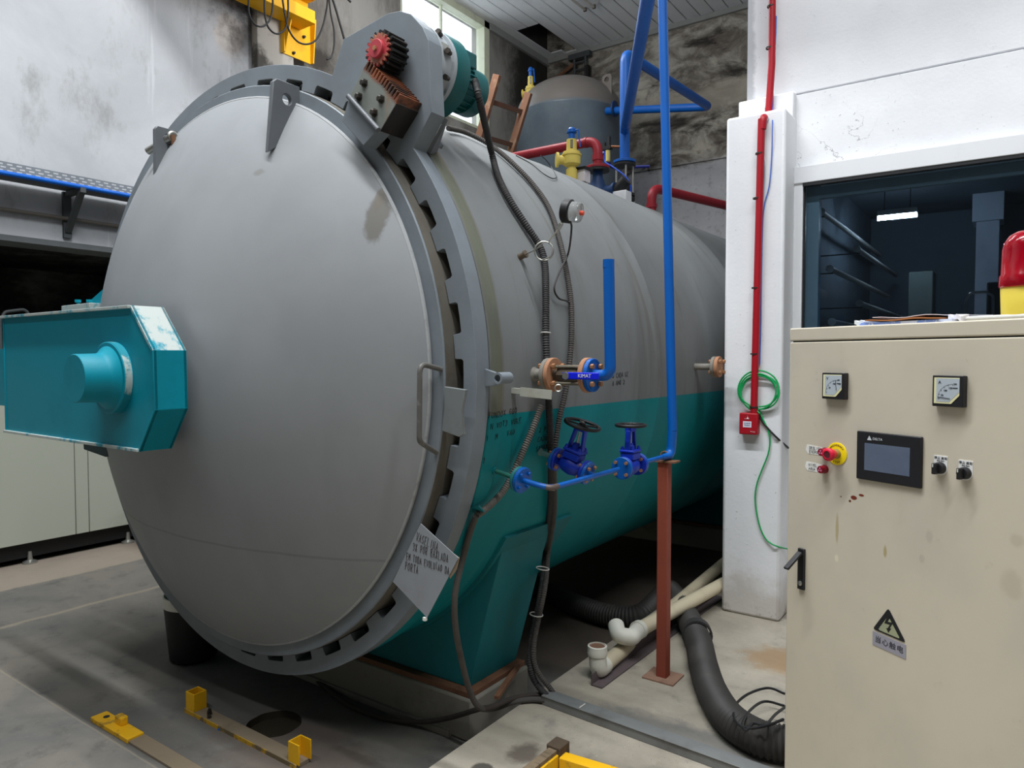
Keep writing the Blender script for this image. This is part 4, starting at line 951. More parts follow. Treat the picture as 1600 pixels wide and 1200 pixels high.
tag(MB().tube(spline(g2, .01), .003, 6).build('loose_wire', CORR), 'thin wire looped loosely on top of the shell left of the yellow safety valve', 'wire')

# ================================================================== FLOOR THINGS
ZINC = paint('galvanised_trunking', (132, 134, 134), (96, 92, 86), .6, 5, .5, .35)
tk0, tk1 = Pz(853, 1083, .04), Pz(1178, 1199, .04)
tr = thing('cable_trunking', 'grey galvanised cable trunking lying across the concrete slab', 'trunking', tk0)
d = V((1, (tk1.y-tk0.y)/(tk1.x-tk0.x), 0)).normalized(); a = V((0, 0, 1)).cross(d); e = (d, a, V((0, 0, 1)))
mid = tk0+d*.54; mid.z = .019
MB().box(mid+V((0, 0, -.0005)), (1.08, .066, .036), e).build('channel', ZINC, tr, bevel=.002)
MB().box(mid+V((0, 0, .0215)), (1.08, .072, .005), e).build('lid', ZINC, tr, bevel=.001)
MB().box(tk0+d*.2+V((0, -.01, .007)), (.005, .045, .003), e).build('tie', TIE, tr)

hose = [(800, 895, ZL+.05), (850, 922, ZL+.07), (905, 947, ZL+.075), (955, 962, ZL+.08), (1000, 962, -.05), (1026, 940, -.02), (1044, 922, .02), (1060, 940, .01), (1076, 968, .05), (1091, 1002, .072), (1099, 1040, .072), (1112, 1080, .072), (1137, 1120, .072), (1172, 1146, .072), (1215, 1160, .072)]
hp_ = [Pz(*p) for p in hose]; hp_ += [hp_[-1]+V((.2, .1, 0)), hp_[-1]+V((.45, .2, 0))]
o = corrugated(hp_, .070, .019, .11, 20).build('suction_hose', paint('hose_black', (58, 56, 54), (92, 86, 78), .45, 5, .5, bump=.1)); tag(o, 'fat black corrugated hose snaking from under the vessel to the beige cabinet', 'hose')
q = Pz(1089, 990, .072); MB().ring(q, (Pz(1096, 1030, .072)-Pz(1084, 975, .072)), [(-.03, .068), (-.03, .078), (.03, .080), (.03, .068)], 24).build('cuff', CORR, o)
cc = [(1226, 1084), (1200, 1075), (1168, 1085), (1148, 1104), (1150, 1128), (1170, 1138), (1200, 1133), (1224, 1124)]
cz_ = lambda y: .15 if y > 1110 else .06
pts = [Pz(px, py, .165 if py > 1118 else .10) for px, py in cc]
pts2 = [Pz(px, py, z) for px, py, z in ((1226, 1103, .08), (1195, 1096, .09), (1172, 1110, .12), (1160, 1132, .16), (1166, 1141, .165), (1178, 1130, .16), (1195, 1133, .16), (1212, 1116, .12), (1228, 1104, .09))]
ca = tag(MB().tube(spline(pts, .012), .0055, 8).tube(spline(pts2, .012), .0055, 8).build('black_cable_coil', BLACKP), 'loose coil of thin black cable on the fat hose beside the cabinet', 'cable')

PVC = paint('pvc_ivory', (212, 200, 172), (168, 152, 122), .5, 4, .45)
PVCW = paint('pvc_white', (226, 224, 212), (180, 176, 160), .3, 9, .4)
a0, a1 = Pz(941, 1042, .045), Pz(1126, 884, .06); dA = (a1-a0).normalized()
t = thing('pvc_pipe', 'ivory drain pipe ending in an upright white elbow, lower of the two on the slab', 'pipe', a0, 'ivory drain pipes on the slab edge')
MB().cyl(a0, a1+dA*.12, .038, 20).build('pipe', PVC, t)
ez = a0-dA*.045
MB().tube(bend([a0+dA*.03, ez, ez+V((-.006, 0, .115))], .05, 8), .042, 20).ring(ez+V((-.005, 0, .075)), (0, 0, 1), [(0, .04), (0, .047), (.012, .050), (.03, .047), (.045, .047), (.048, .040)], 24).build('elbow', PVCW, t)
MB().lathe(ez+V((-.006, 0, .1165)), (0, 0, 1), [(0, .037), (.0006, .037)], 20).build('bore', paint('bore_brown', (130, 96, 78), None, .3, 9, .7), t)
b0, b1_ = Pz(998, 984, .14), Pz(1126, 914, .13); dB = (b1_-b0).normalized()
t = thing('pvc_pipe', 'ivory drain pipe with white U-shaped elbow, crossing over the other on the slab', 'pipe', b0, 'ivory drain pipes on the slab edge')
MB().cyl(b0, b1_+dB*.04, .038, 20).build('pipe', PVC, t)
u1, u2, u3 = Pz(980, 993, .14), Pz(966, 993, .145), Pz(961, 984, .155)
MB().tube(bend([b0+dB*.02, b0, Pz(987, 996, .133), u2, u3+V((-.01, .03, .012))], .05, 6), .042, 18).ring(b0+dB*.0, dB, [(-.015, .041), (-.015, .047), (.015, .047), (.015, .041)], 22).build('elbow', PVCW, t)
i0, i1 = Pz(932, 1074, .0), Pz(1066, 976, .0); di = (i1-i0).normalized(); ai = V((0, 0, 1)).cross(di)
L = (i1-i0).length+.6; mid = i0+di*L/2
tag(MB().box(mid+V((0, 0, .004)), (L, .06, .006), (di, ai, V((0, 0, 1)))).box(mid+ai*.027+V((0, 0, .03)), (L, .006, .052), (di, ai, V((0, 0, 1)))).build('angle_iron', paint('brown_angle', (104, 92, 94), (72, 62, 60), .6, 6, .7, .2)), 'long brown angle iron lying under the ivory pipes on the slab', 'angle iron')

YELM = paint('chipped_yellow', (234, 178, 18), (120, 96, 50), .6, 13, .5, lo=.56, hi=.66, bump=.15)
BAR = paint('dirty_rail', (132, 118, 98), (96, 84, 70), .6, 5, .75, bump=.2)
r0_, r1_ = Pz(303, 1110, ZL), Pz(474, 1196, ZL); yy = (r0_.y+r1_.y)/2
t = thing('floor_rail', 'dirty floor rail with two upright yellow lugs in front of the drain hole', 'rail', r0_, 'floor rails in front of the door')
MB().bb((r0_.x-.03, yy-.035, ZL), (r1_.x, yy+.035, ZL+.018)).build('bar', BAR, t, bevel=.002)
MB().bb((r0_.x-.02, yy-.038, ZL), (r1_.x, yy-.035, ZL+.0185)).build('edge_strip', paint('worn_yellow_edge', (112, 98, 72), (206, 158, 24), .9, 7, .7, lo=.5, hi=.58), t)
for x0, c in ((r0_.x, 0), (r1_.x-.04, 1)):
    for dx, dy, sx, sy in ((0, -.03, .07, .006), (0, .03, .07, .006), (-.032, 0, .006, .06)) + (((.032, 0, .006, .06),) if c == 0 else ()):
        MB().box((x0+dx+.02, yy+dy, ZL+.06), (sx, sy, .085)).build('lug_plate', YELM, t, bevel=.0015)
MB().lathe((r0_.x+.13, yy, ZL+.016), (0, 0, 1), [(0, .012), (.02, .012), (.02, .007), (.03, .007)], 6).build('bolt', BOLTM, t)
MB().lathe((r0_.x+.16, yy-.02, ZL+.016), (0, 0, 1), [(0, .010), (.014, .010)], 6).build('bolt', BOLTM, t)
s0, s1 = Pz(150, 1124, ZL), Pz(210, 1158, ZL); ys = s0.y+.02
t = thing('floor_rail', 'dirty floor rail with a flat yellow end clamp, nearest the lower left corner', 'rail', s0, 'floor rails in front of the door')
MB().bb((s1.x-.04, ys-.04, ZL), (s1.x+1.3, ys+.035, ZL+.012)).build('bar', BAR, t, bevel=.002)
MB().bb((s0.x, ys-.045, ZL), (s1.x, ys+.03, ZL+.022)).build('clamp_plate', YELM, t, bevel=.003)
MB().box((s0.x+.18, ys+.01, ZL+.04), (.06, .035, .04)).build('clamp_block', YELM, t, bevel=.006)
MB().cyl((s0.x+.06, ys, ZL+.015), (s0.x+.06, ys, ZL+.0235), .014, 14).build('bolt_hole', GREASE, t)
tag(MB().lathe(Pz(343, 1140, ZL), (0, 0, 1), [(0, .008), (.006, .008), (.008, .004)], 12).build('bottle_cap', BLUE), 'tiny blue cap on the concrete beside the floor rail', 'cap')
# yellow frame with a wooden block at the lower edge
k0 = Pz(850, 1196, .0)
t = thing('yellow_frame', 'yellow steel frame with a weathered wooden block at the bottom edge of the slab', 'frame', k0)
fA, fB = Pz(872, 1166, .10), Pz(826, 1202, .10); dd = (fB-fA); dd.z = 0; L = dd.length; dd.normalize(); sd = V((0, 0, 1)).cross(dd)
MB().box((fA+fB)/2+dd*.1+V((0, 0, -.06)), (L+.2, .05, .10), (dd, sd, V((0, 0, 1)))).build('rail', YELM, t, bevel=.003)
MB().box((fA+fB)/2+dd*.1+V((0, 0, -.002)), (L+.2, .035, .014), (dd, sd, V((0, 0, 1)))).build('wood_strip', paint('weathered_wood', (122, 106, 84), (70, 58, 46), .7, 9, .8, streak=(1, 4, 1), bump=.4), t)
MB().box(fA+V((.0, .0, -.045)), (.07, .06, .12), (dd, sd, V((0, 0, 1)))).build('wood_block', paint('dark_wood', (82, 68, 54), (50, 40, 34), .6, 9, .85, bump=.4), t, bevel=.004)
fC = Pz(930, 1200, .06); d2 = (fC-V((fA.x, fA.y, .06))); d2.z = 0; L2 = d2.length; d2.normalize(); s2 = V((0, 0, 1)).cross(d2)
MB().box(V((fA.x, fA.y, .045))+d2*(L2/2+.15)-s2*.02, (L2+.25, .05, .08), (d2, s2, V((0, 0, 1)))).build('rail', YELM, t, bevel=.003)

# black bin half hidden behind the door ring
bx0 = V((-3.80, 2.23, ZL)); t = thing('plastic_bin', 'black plastic bin with a white band half hidden behind the door ring', 'bin', bx0)
MB().lathe(bx0, (0, 0, 1), [(0, .11), (.012, .125), (.31, .150), (.31, .142), (.02, .11)], 32).build('body', BLACKP, t)
MB().ring(bx0+V((0, 0, .31)), (0, 0, 1), [(0, .142), (0, .152), (.06, .155), (.06, .147)], 32).build('band', PVCW, t)

# ================================================================== COLUMN FITTINGS
yc = 4.29
fa = thing('fire_alarm_box', 'red fire alarm call box mounted on the white column', 'alarm box', Py(1169, 680, yc))
p0, p1 = Py(1155, 645, yc-.055), Py(1183, 680, yc-.055)
MB().bb((p0.x, yc-.055, p1.z), (p1.x, yc, p0.z)).build('case', REDC, fa, bevel=.006)
l0, l1 = Py(1161, 658, yc-.055), Py(1174, 668, yc-.055)
lb = MB().bb((l0.x, yc-.0565, l1.z), (l1.x, yc-.054, l0.z)).build('label', paint('label_white', (222, 222, 236), None, .1, 9, .5), fa)
INKB = paint('print_blue', (40, 44, 90), None, .1, 5, .5); PW = paint('print_white', (232, 216, 216), None, .1, 5, .5)
text('ALARME', .010, ((l0.x+l1.x)/2, yc-.0572, l0.z-.011), (1, 0, 0), (0, 0, 1), INKB, lb); text('FOGO', .012, ((l0.x+l1.x)/2, yc-.0572, l1.z+.012), (1, 0, 0), (0, 0, 1), INKB, lb)
q = Py(1167, 652, yc-.056); MB().tube([q+V((-.012, -.001, -.01)), q+V((0, -.001, .014)), q+V((.013, -.001, -.01))], .0013, 6, True).prism([q+V((-.002, -.001, -.009)), q+V((.004, -.001, .004)), q+V((.01, -.001, -.009))], (0, -.001, 0)).build('emblem', PW, fa)
text('securit', .010, (Py(1176, 673, yc-.056).x, yc-.0563, Py(1176, 673, yc).z), (1, 0, -.12), (.12, 0, 1), PW, fa)
ck = thing('red_conduit', 'red conduit running up the white column to the wall above', 'conduit', Py(1179, 640, yc-.03))
x0, x1 = Py(1178, 640, yc-.03), Py(1190, 186, yc-.03)
MB().tube([V((x0.x, yc-.03, p0.z-.005)), x0, x1], .0205, 14).build('lower_run', REDC, ck)
y2 = 4.445; z0 = x1.z; u0 = Py(1206, 100, y2); u1 = Py(1207, -30, y2)
ub = Py(1201, 176, y2)
MB().tube(bend([V((x1.x+.005, yc-.03, z0-.06)), V((x1.x+.01, yc-.03, z0+.01)), V((ub.x, y2, z0+.03)), V((ub.x, y2, z0+.12))], .03, 6), .0215, 14).build('elbow', REDC, ck)
MB().tube([V((ub.x, y2, z0+.1)), u0, u1, u1+V((0, 0, 3.2))], .0205, 14).build('upper_run', REDC, ck)
for px, py, yy_ in ((1183, 310, yc-.03), (1187, 240, yc-.03), (1179, 553, yc-.03), (1205, 10, y2), (1203, 75, y2), (1178, 636, yc-.03), (1181, 450, yc-.03)):
    q = Py(px, py, yy_); MB().ring(q, (0, 0, 1), [(-.004, .019), (-.004, .0245), (.004, .0245), (.004, .019)], 16).build('strap', BOLTM, ck)
tag(MB().tube(spline([Py(1213, 25, 4.45), Py(1212, 60, 4.45), Py(1208, 110, 4.45), Py(1208, 170, 4.44), Py(1207, 190, yc-.008), Py(1206, 240, yc-.008), Py(1202, 290, yc-.008), Py(1193, 330, yc-.008), Py(1190, 420, yc-.008), Py(1189, 500, yc-.008), Py(1187, 570, yc-.008)], .03), .0032, 6).build('blue_wire', paint('wire_blue', (70, 110, 200), None, .1, 5, .5)), 'thin blue wire beside the red conduit on the column', 'wire')
tag(MB().tube(spline([Py(1207, 178, 4.40), Py(1200, 186, yc-.006), Py(1193, 205, yc-.006), Py(1192, 240, yc-.006), Py(1195, 262, yc-.006), Py(1193, 300, yc-.006), Py(1188, 360, yc-.008)], .02), .0042, 6).build('pale_cable', paint('cable_pale', (168, 176, 190), None, .1, 5, .5)), 'pale cable curving around the bend of the red conduit', 'cable')
GRN = paint('green_hose', (18, 156, 84), (10, 120, 66), .3, 5, .35)
gh = thing('green_hose', 'thin green hose coiled on the column above the red alarm box, its tail hanging', 'hose', Py(1186, 612, yc-.02))
pts = []
rnd = random.Random(3)
c0 = Py(1186, 612, yc-.022)
for k in range(4*16+1):
    a = -pi/2+2*pi*k/16; lp = k//16; R = .112+.012*math.sin(lp*2.1+a*.5); pts.append(c0+V((R*math.cos(a)+.014*math.sin(lp*1.7), -.004*lp*.6+.004*math.sin(a*3), R*math.sin(a)*.95+.01*math.cos(lp*2.3))))
tail = [Py(px, py, yc-.012) for px, py in ((1186, 640), (1192, 655), (1200, 672), (1203, 690), (1200, 710), (1191, 733), (1183, 755), (1180, 775), (1182, 800), (1189, 828), (1200, 846), (1215, 854))] + [Py(1232, 858, 4.4)]
MB().tube(spline(pts, .02), .0048, 8).build('coil', GRN, gh)
MB().tube(spline(tail, .02), .0045, 8).build('tail', GRN, gh)
MB().tube(spline([Py(1172, 582, yc-.01), Py(1180, 580, yc-.02), Py(1190, 579, yc-.02)], .02), .0045, 8).build('end', GRN, gh)
tag(MB().tube(spline([Py(1184, 646, yc-.012), Py(1192, 660, yc-.012), Py(1205, 675, yc-.012), Py(1216, 686, yc-.008), Py(1232, 700, 4.42)], .02), .006, 8).build('black_lead', BLACKP), 'black cable slanting from the red alarm box towards the window frame', 'cable')

# ================================================================== CONTROL CABINET
phi = YAW+math.radians(28.5)
cu_, cn = V((math.sin(phi), -math.cos(phi), 0)), V((-math.cos(phi), -math.sin(phi), 0))
o0 = CAM + (FW*2.13 + RT*(590/FPX*2.13)); o0.z = 0
def cabray(px, py, out=0.0):
    r = ray(px, py); t = ((o0+cn*out-CAM).dot(cn))/r.dot(cn); return CAM+r*t
ce = cabray(1229, 850); OC = V((ce.x, ce.y, 0))
def CP(a, z, out=0.0): return OC+cu_*a+cn*out+V((0, 0, z))
def cab(px, py, out=0.0):
    p = cabray(px, py, out)-OC; return p.dot(cu_), p.z
CW, CD, CH = .84, .40, cab(1240, 513)[1]
E3 = (cu_, cn, V((0, 0, 1)))
m = M('cabinet_beige'); n1 = m.noise(2.2, 8, .6); n2 = m.noise(16, 8, .75); n3 = m.noise(5, 7, .7, (1, 1, .3))
c = m.mix(m.ramp(n1, .35, .7), srgb(204, 195, 177), srgb(193, 186, 170))
c = m.mix(m.mul(m.ramp(n2, .6, .78), .35), c, srgb(150, 140, 120)); c = m.mix(m.mul(m.ramp(n3, .58, .75), .25), c, srgb(164, 152, 126))
def cspot(px, py, ra, rz, col, k, soft=.5):
    global c
    a_, z_ = cab(px, py); p = CP(a_, z_)-OC; c = m.mix(m.mul(m.spot(p, (ra, ra, rz), soft), k), c, srgb(*col))
cspot(1334, 778, .012, .007, (112, 46, 30), 1, .25); cspot(1346, 774, .009, .004, (112, 46, 30), 1, .25); cspot(1328, 783, .005, .005, (100, 44, 30), 1, .25); cspot(1314, 776, .003, .003, (110, 60, 44), .9, .3)
cspot(1308, 824, .006, .055, (168, 150, 104), .7); cspot(1307, 872, .007, .012, (222, 214, 190), .8); cspot(1383, 862, .006, .02, (164, 146, 96), .8)
cspot(1452, 838, .012, .02, (150, 142, 126), .28); cspot(1440, 873, .01, .016, (146, 138, 122), .28); cspot(1580, 912, .03, .04, (164, 150, 126), .3); cspot(1588, 845, .02, .02, (158, 146, 124), .28)
m.bump(n2, .04, .003); CABM = m.done(c, m.math('ADD', .38, m.mul(n1, .15)), 0, .4)
cb = thing('control_cabinet', 'tall beige electrical control cabinet with meters, touch screen and switches', 'cabinet', OC)
zd = cab(1240, 535)[1]
MB().box(CP(CW/2, CH/2+.03, -CD/2-.022), (CW-.006, CD-.03, CH-.066), E3).build('body', CABM, cb)
MB().box(CP(CW/2, (zd+.0045+CH)/2, -CD/2), (CW, CD, CH-zd-.0045), E3).build('top_cap', CABM, cb, bevel=.004)
MB().box(CP(CW/2, .03, -CD/2), (CW, CD, .06), E3).build('plinth', BLACKP, cb)
dr = MB().box(CP(CW/2+.001, (.07+zd)/2, -.010), (CW-.004, .020, zd-.07), E3).build('door', CABM, cb, bevel=.003)
MB().box(CP(CW/2, zd+.002, -.022), (CW-.004, .01, .012), E3).build('gap_seal', RUB, cb)
BLK = paint('bezel_black', (28, 28, 32), None, .1, 9, .4)
SIL = paint('silver_face', (178, 188, 196), None, .05, 9, .35); CREAM = paint('cream_face', (226, 222, 176), None, .1, 9, .45); PRT = paint('print_dark', (36, 40, 52), None, 0, 9, .5)
def meter(px, py, w, unit, label, ang):
    a0_, z0_ = cab(px, py); t = MB().box(CP(a0_, z0_, .010), (w, .020, w*1.02), E3).build('panel_meter', BLK, dr, bevel=.002); t['label'] = label
    h = w*.43; X = lambda u, v, o=.0205: CP(a0_+w*.0+u, z0_+w*.02+v, o)
    MB().prism([X(-h, h*.98), X(h*.90, h*.98), X(h*.90, -h*.35), X(h*.30, -h), X(-h, -h)], cn*.0008).build('cream_frame', CREAM, t)
    face = MB().prism([X(-h*.82, h*.92, .0212), X(h*.90, h*.92, .0212), X(h*.90, -h*.10, .0212), X(h*.14, -h*.86, .0212), X(-h*.82, -h*.86, .0212)], cn*.0006).build('dial', SIL, t)
    b = MB(); ctr = (h*.42, -h*.62); R = h*1.12
    arc = [X(ctr[0]+R*math.cos(q), ctr[1]+R*math.sin(q), .0222) for q in [math.radians(90+i*9) for i in range(11)]]
    b.tube(arc, w*.003, 4)
    for i in range(6):
        q = math.radians(90+i*18); b.tube([X(ctr[0]+R*math.cos(q), ctr[1]+R*math.sin(q), .0222), X(ctr[0]+R*.9*math.cos(q), ctr[1]+R*.9*math.sin(q), .0222)], w*.006, 4)
    b.build('scale', PRT, face)
    q = math.radians(ang); MB().tube([X(ctr[0]+R*.18*math.cos(q), ctr[1]+R*.18*math.sin(q), .0228), X(ctr[0]+R*math.cos(q), ctr[1]+R*math.sin(q), .0228)], w*.009, 4).build('needle', PRT, face)
    text(unit, w*.14, X(-h*.56, h*.62, .0222), cu_, (0, 0, 1), PRT, face)
    for i, s_ in enumerate(('50', '100', '150')):
        q = math.radians(162-i*30 if unit == 'A' else 150-i*40); text(s_, w*.08, X(ctr[0]+R*.74*math.cos(q), ctr[1]+R*.74*math.sin(q), .0222), cu_, (0, 0, 1), PRT, face)
    text('200' if unit == 'A' else '500', w*.07, X(h*.60, h*.50, .0222), cu_, (0, 0, 1), PRT, face); MB().box(X(h*.6, h*.2, .0222), (w*.16, .0004, w*.03), E3).build('maker_bar', PRT, face)
    return t
meter(1308, 603, .082, 'V', 'black framed voltmeter at the left', 97)
meter(1487, 611, .084, 'A', 'black framed ammeter at the right', 174)
# touch screen
a0_, z1_ = cab(1339, 673, .008); a1_, z0_ = cab(1439, 764, .008)
hm = MB().box(CP((a0_+a1_)/2, (z0_+z1_)/2, .004), (a1_-a0_, .010, z1_-z0_), E3).build('touch_screen', BLK, dr, bevel=.003); hm['label'] = 'black framed touch screen, switched off'
s0_, t1_ = cab(1351, 693, .0095); s1_, t0_ = cab(1423, 749, .0095)
g = M('screen_off'); n1 = g.noise(7, 5, .6, (1, 1, 2), 1.0); gm_ = g.done(g.mix(n1, srgb(78, 90, 112), srgb(98, 108, 128)), .12)
sw_, sh_ = (a1_-a0_)*.70, (z1_-z0_)*.56
MB().box(CP((a0_+a1_)/2-.003, (z0_+z1_)/2-.002, .0092), (sw_, .0012, sh_), E3).build('display', gm_, hm)
lz = z1_-.020; la = a0_+.042
PWH = paint('screen_print', (196, 200, 206), None, 0, 9, .5)
text('DELTA', .0105, CP(la+.012, lz, .0092), cu_, (0, 0, 1), PWH, hm, align='LEFT')
b = MB(); tri = [CP(la-.006, lz-.005, .0094), CP(la+.001, lz+.009, .0094), CP(la+.009, lz-.005, .0094)]; b.prism(tri, cn*.0004); b.build('emblem', PWH, hm)
# emergency stop, lamps, selectors
def roundel(px, py, prof, mat, name, n=32, parent=None):
    a_, z_ = cab(px, py); return MB().lathe(CP(a_, z_, 0), cn, prof, n).build(name, mat, parent or dr, smooth=40), a_, z_
es, ea, ez_ = roundel(1308, 709, [(0, .036), (.002, .036), (.0025, .034)], paint('estop_yellow', (240, 214, 14), None, .1, 6, .4), 'emergency_stop')
es['label'] = 'red emergency stop button on a yellow disc'
for s_, base, sg_ in (('EMERGENCY', 90, -1), ('STOP', 270, 1)):
    for i, ch in enumerate(s_):
        q = math.radians(base+sg_*(i-(len(s_)-1)/2)*(13 if sg_ < 0 else 15)); r_ = .0275
        tu = (cu_*math.sin(q)-V((0, 0, 1))*math.cos(q))*(1 if sg_ < 0 else -1); tv = (cu_*math.cos(q)+V((0, 0, 1))*math.sin(q))*(1 if sg_ < 0 else -1)
        text(ch, .008, CP(ea+r_*math.cos(q), ez_+r_*math.sin(q), .0028), tu, tv, PRT, es)
MB().lathe(CP(ea, ez_, 0), cn, [(.002, .016), (.016, .015), (.02, .014)], 28).build('collar', paint('collar_brown', (150, 120, 60), None, .2, 9, .5), es)
MB().lathe(CP(ea, ez_, 0), cn, [(.018, .014), (.03, .018), (.036, .0205), (.046, .0205), (.049, .018), (.050, .012), (.048, .0115)], 36).build('mushroom', paint('estop_red', (206, 26, 56), None, .1, 6, .35), es, smooth=50)
MB().lathe(CP(ea, ez_, 0), cn, [(.047, .012), (.0485, .012)], 24).build('centre', paint('estop_dark', (84, 30, 36), None, .1, 6, .5), es)
LAMP = paint('lamp_dark_red', (128, 8, 32), (90, 6, 24), .3, 30, .2); CLOVER = paint('lamp_glint', (196, 120, 150), None, .1, 9, .3)
for px, py, lab, wr, wx in ((1290, 706, 'dark red indicator lamp beside the emergency stop', ['DESLIGA', 'ENERGIA'], -.055), (1289, 733, 'dark red indicator lamp below the emergency stop', ['NIVEL', 'AGUA'], -.055)):
    lp, a_, z_ = roundel(px, py, [(0, .014), (.004, .014), (.0045, .0125), (.022, .0125), (.025, .011)], LAMP, 'indicator_lamp'); lp['label'] = lab
    b = MB()
    for k in range(3):
        q = pi/2+2*pi*k/3; b.lathe(CP(a_+.005*math.cos(q), z_+.005*math.sin(q), .0245), cn, [(0, .0032), (.0009, .0032)], 10)
    b.build('glint', CLOVER, lp)
    MB().prism([CP(a_-.072, z_+.0165), CP(a_-.012, z_+.013), CP(a_-.012, z_-.014), CP(a_-.068, z_-.013), CP(a_-.077, z_-.001)], cn*.0008).build('paper_label', paint('paper_white', (226, 226, 222), None, .2, 12, .7), lp)
    scrawl(wr, lambda u, v, A=a_, Z=z_: CP(A-.062+u, Z+.003+v, .0011), .0085, .0125, .0006, PRT, lp, asp=.6, gap=.2)
for px, py, lab, w_ in ((1470, 731, 'black selector knob with white plate, left one', ['VACUO']), (1509, 739, 'black selector knob with white plate, right one', ['PRESSAO'])):
    sp_, a_, z_ = roundel(px, py, [(0, .0165), (.010, .0165), (.012, .0155), (.02, .0145)], BLK, 'selector_switch'); sp_['label'] = lab
    w2_ = .0185
    out = [CP(a_-w2_, z_+.034), CP(a_+w2_, z_+.034)] + [CP(a_+w2_*math.cos(q), z_-.002+w2_*math.sin(q)) for q in [math.radians(-i*15) for i in range(13)]]
    pl = MB().prism(out, cn*.0016).build('legend_plate', PWH if False else paint('plate_white', (232, 232, 230), None, .05, 9, .4), sp_)
    text('停止 启动', .0085, CP(a_, z_+.027, .0018), cu_, (0, 0, 1), PRT, pl); text('Stop Start', .005, CP(a_, z_+.020, .0018), cu_, (0, 0, 1), PRT, pl)
    MB().box(CP(a_, z_, .028), (.010, .018, .031), E3).build('grip', BLK, sp_, bevel=.002)
    MB().box(CP(a_-.0005, z_+.009, .0375), (.002, .0012, .009), E3).build('pointer', paint('pointer_white', (226, 226, 220), None, 0, 9, .4), sp_)
# handle
ha_, hz1 = cab(1254, 857); _, hz0 = cab(1254, 921)
hd_ = MB().box(CP(ha_, (hz0+hz1)/2, .004), (.026, .010, hz1-hz0), E3).build('door_handle', BLK, dr, bevel=.002); hd_['label'] = 'black swing handle, lever standing open'
MB().box(CP(ha_, (hz0+hz1)/2+.012, .0095), (.014, .002, (hz1-hz0)*.6), E3).build('recess', GREASE, hd_)
h0 = CP(ha_, hz1-.012, .012); h1 = CP(ha_-.004, hz1-.060, .075); dh = (h1-h0).normalized()
MB().box((h0+h1)/2, ((h1-h0).length, .019, .009), (dh, cu_, dh.cross(cu_))).build('lever', BLK, hd_, bevel=.002)
MB().lathe(CP(ha_, hz0+.022, .008), cn, [(0, .008), (.004, .008), (.005, .006)], 16).build('lock', CHROME, hd_)
# warning sign
tA = [cab(*p) for p in ((1388, 950), (1415, 1007), (1363, 986))]
wl = MB(); bA = [cab(*p) for p in ((1363, 985), (1416, 1008), (1416, 1031), (1363, 1009))]
wa, wb = cab(1364, 985)[0], cab(1416, 1008)[0]; zt0, zt1 = bA[0][1], bA[1][1]
sl = (zt1-zt0)/(wb-wa)
def W(u, v, o=.0006): return CP(wa+(wb-wa)*u, zt0+(zt1-zt0)*u+v, o)     # skewed frame: u across, v up
ww = wb-wa; hB = .042
ws = MB().prism([W(0, .0), W(1, .0), W(1, -hB), W(0, -hB)], cn*.0008).build('warning_label', paint('label_grey', (150, 148, 158), None, .1, 9, .5), dr); ws['label'] = 'triangular high voltage warning label with Chinese lettering'
apx = cab(1388.5, 950)
au = (apx[0]-wa)/ww; av = apx[1]-(zt0+(zt1-zt0)*au)
def rt3(k, o):
    P = [(.0+k, .006+k*.03), (1-k, .006+k*.03), (au, av-k*.14)]; out = []
    for i in range(3):
        a_, b_, c_ = P[i-1], P[i], P[(i+1) % 3]
        for t_ in (0, .5, 1):
            f_ = .09; p_ = [b_[j]+(a_[j]-b_[j])*f_ for j in (0, 1)]; q_ = [b_[j]+(c_[j]-b_[j])*f_ for j in (0, 1)]
            out.append(W(*[p_[j]*(1-t_)**2+2*b_[j]*t_*(1-t_)+q_[j]*t_*t_ for j in (0, 1)], o))
    return out
MB().prism(rt3(0, .0008), cn*.0008).build('black_triangle', BLK, ws)
MB().prism(rt3(.17, .0017), cn*.0006).build('inner_triangle', paint('label_olive', (156, 160, 128), (128, 128, 132), .8, 18, .5), ws)
bolt_ = [(.44, .70), (.53, .72), (.46, .53), (.62, .57), (.52, .33), (.57, .35), (.485, .17), (.42, .30), (.46, .31), (.53, .46), (.36, .44)]
MB().prism([W(u, v*av, .0024) for u, v in bolt_], cn*.0004).build('lightning_bolt', BLK, ws)
uu = (W(1, 0)-W(0, 0)).normalized()
for i, ch in enumerate('当心触电'): text(ch, .022, W(.17+.22*i, -hB*.5, .0016), uu, (0, 0, 1), PRT, ws)

# things on top of the cabinet
PAP = paint('paper', (220, 224, 234), None, .1, 6, .7)
def sheet(a0, a1, d0, d1, z, t, mat, name, label, curl=0.0, cat='paper', group=None):
    b = MB(); vs = []; n_ = 9
    for k in (0, 1):
        for i in range(n_+1):
            for j in (0, 1):
                u = i/n_; zz = z+t*k+curl*math.sin(u*5+j*1.3)**2
                vs.append(CP(a0+(a1-a0)*u, zz, (d0, d1)[j]))
    M_ = 2*(n_+1); fs = []
    for i in range(n_):
        p = 2*i; fs += [[p, p+1, p+3, p+2], [M_+p, M_+p+2, M_+p+3, M_+p+1], [p, p+2, M_+p+2, M_+p], [p+1, M_+p+1, M_+p+3, p+3]]
    fs += [[0, M_, M_+1, 1], [2*n_, 2*n_+1, M_+2*n_+1, M_+2*n_]]
    return tag(b.add(vs, fs).build(name, mat), label, cat, group)
fa_, fb_ = cab(1330, 505)[0], cab(1465, 498)[0]
sheet(fa_, fb_+.02, -.22, -.035, CH+.001, .008, paint('blue_print_paper', (120, 150, 220), (220, 226, 240), .8, 26, .6, lo=.48, hi=.52), 'leaflet', 'blue and white printed leaflet lowest in the papers on the cabinet')
sheet(fa_+.025, fb_-.015, -.24, -.03, CH+.0105, .004, paint('kraft', (164, 104, 60), None, .2, 6, .7), 'envelope', 'brown paper folder among the papers on the cabinet', .004)
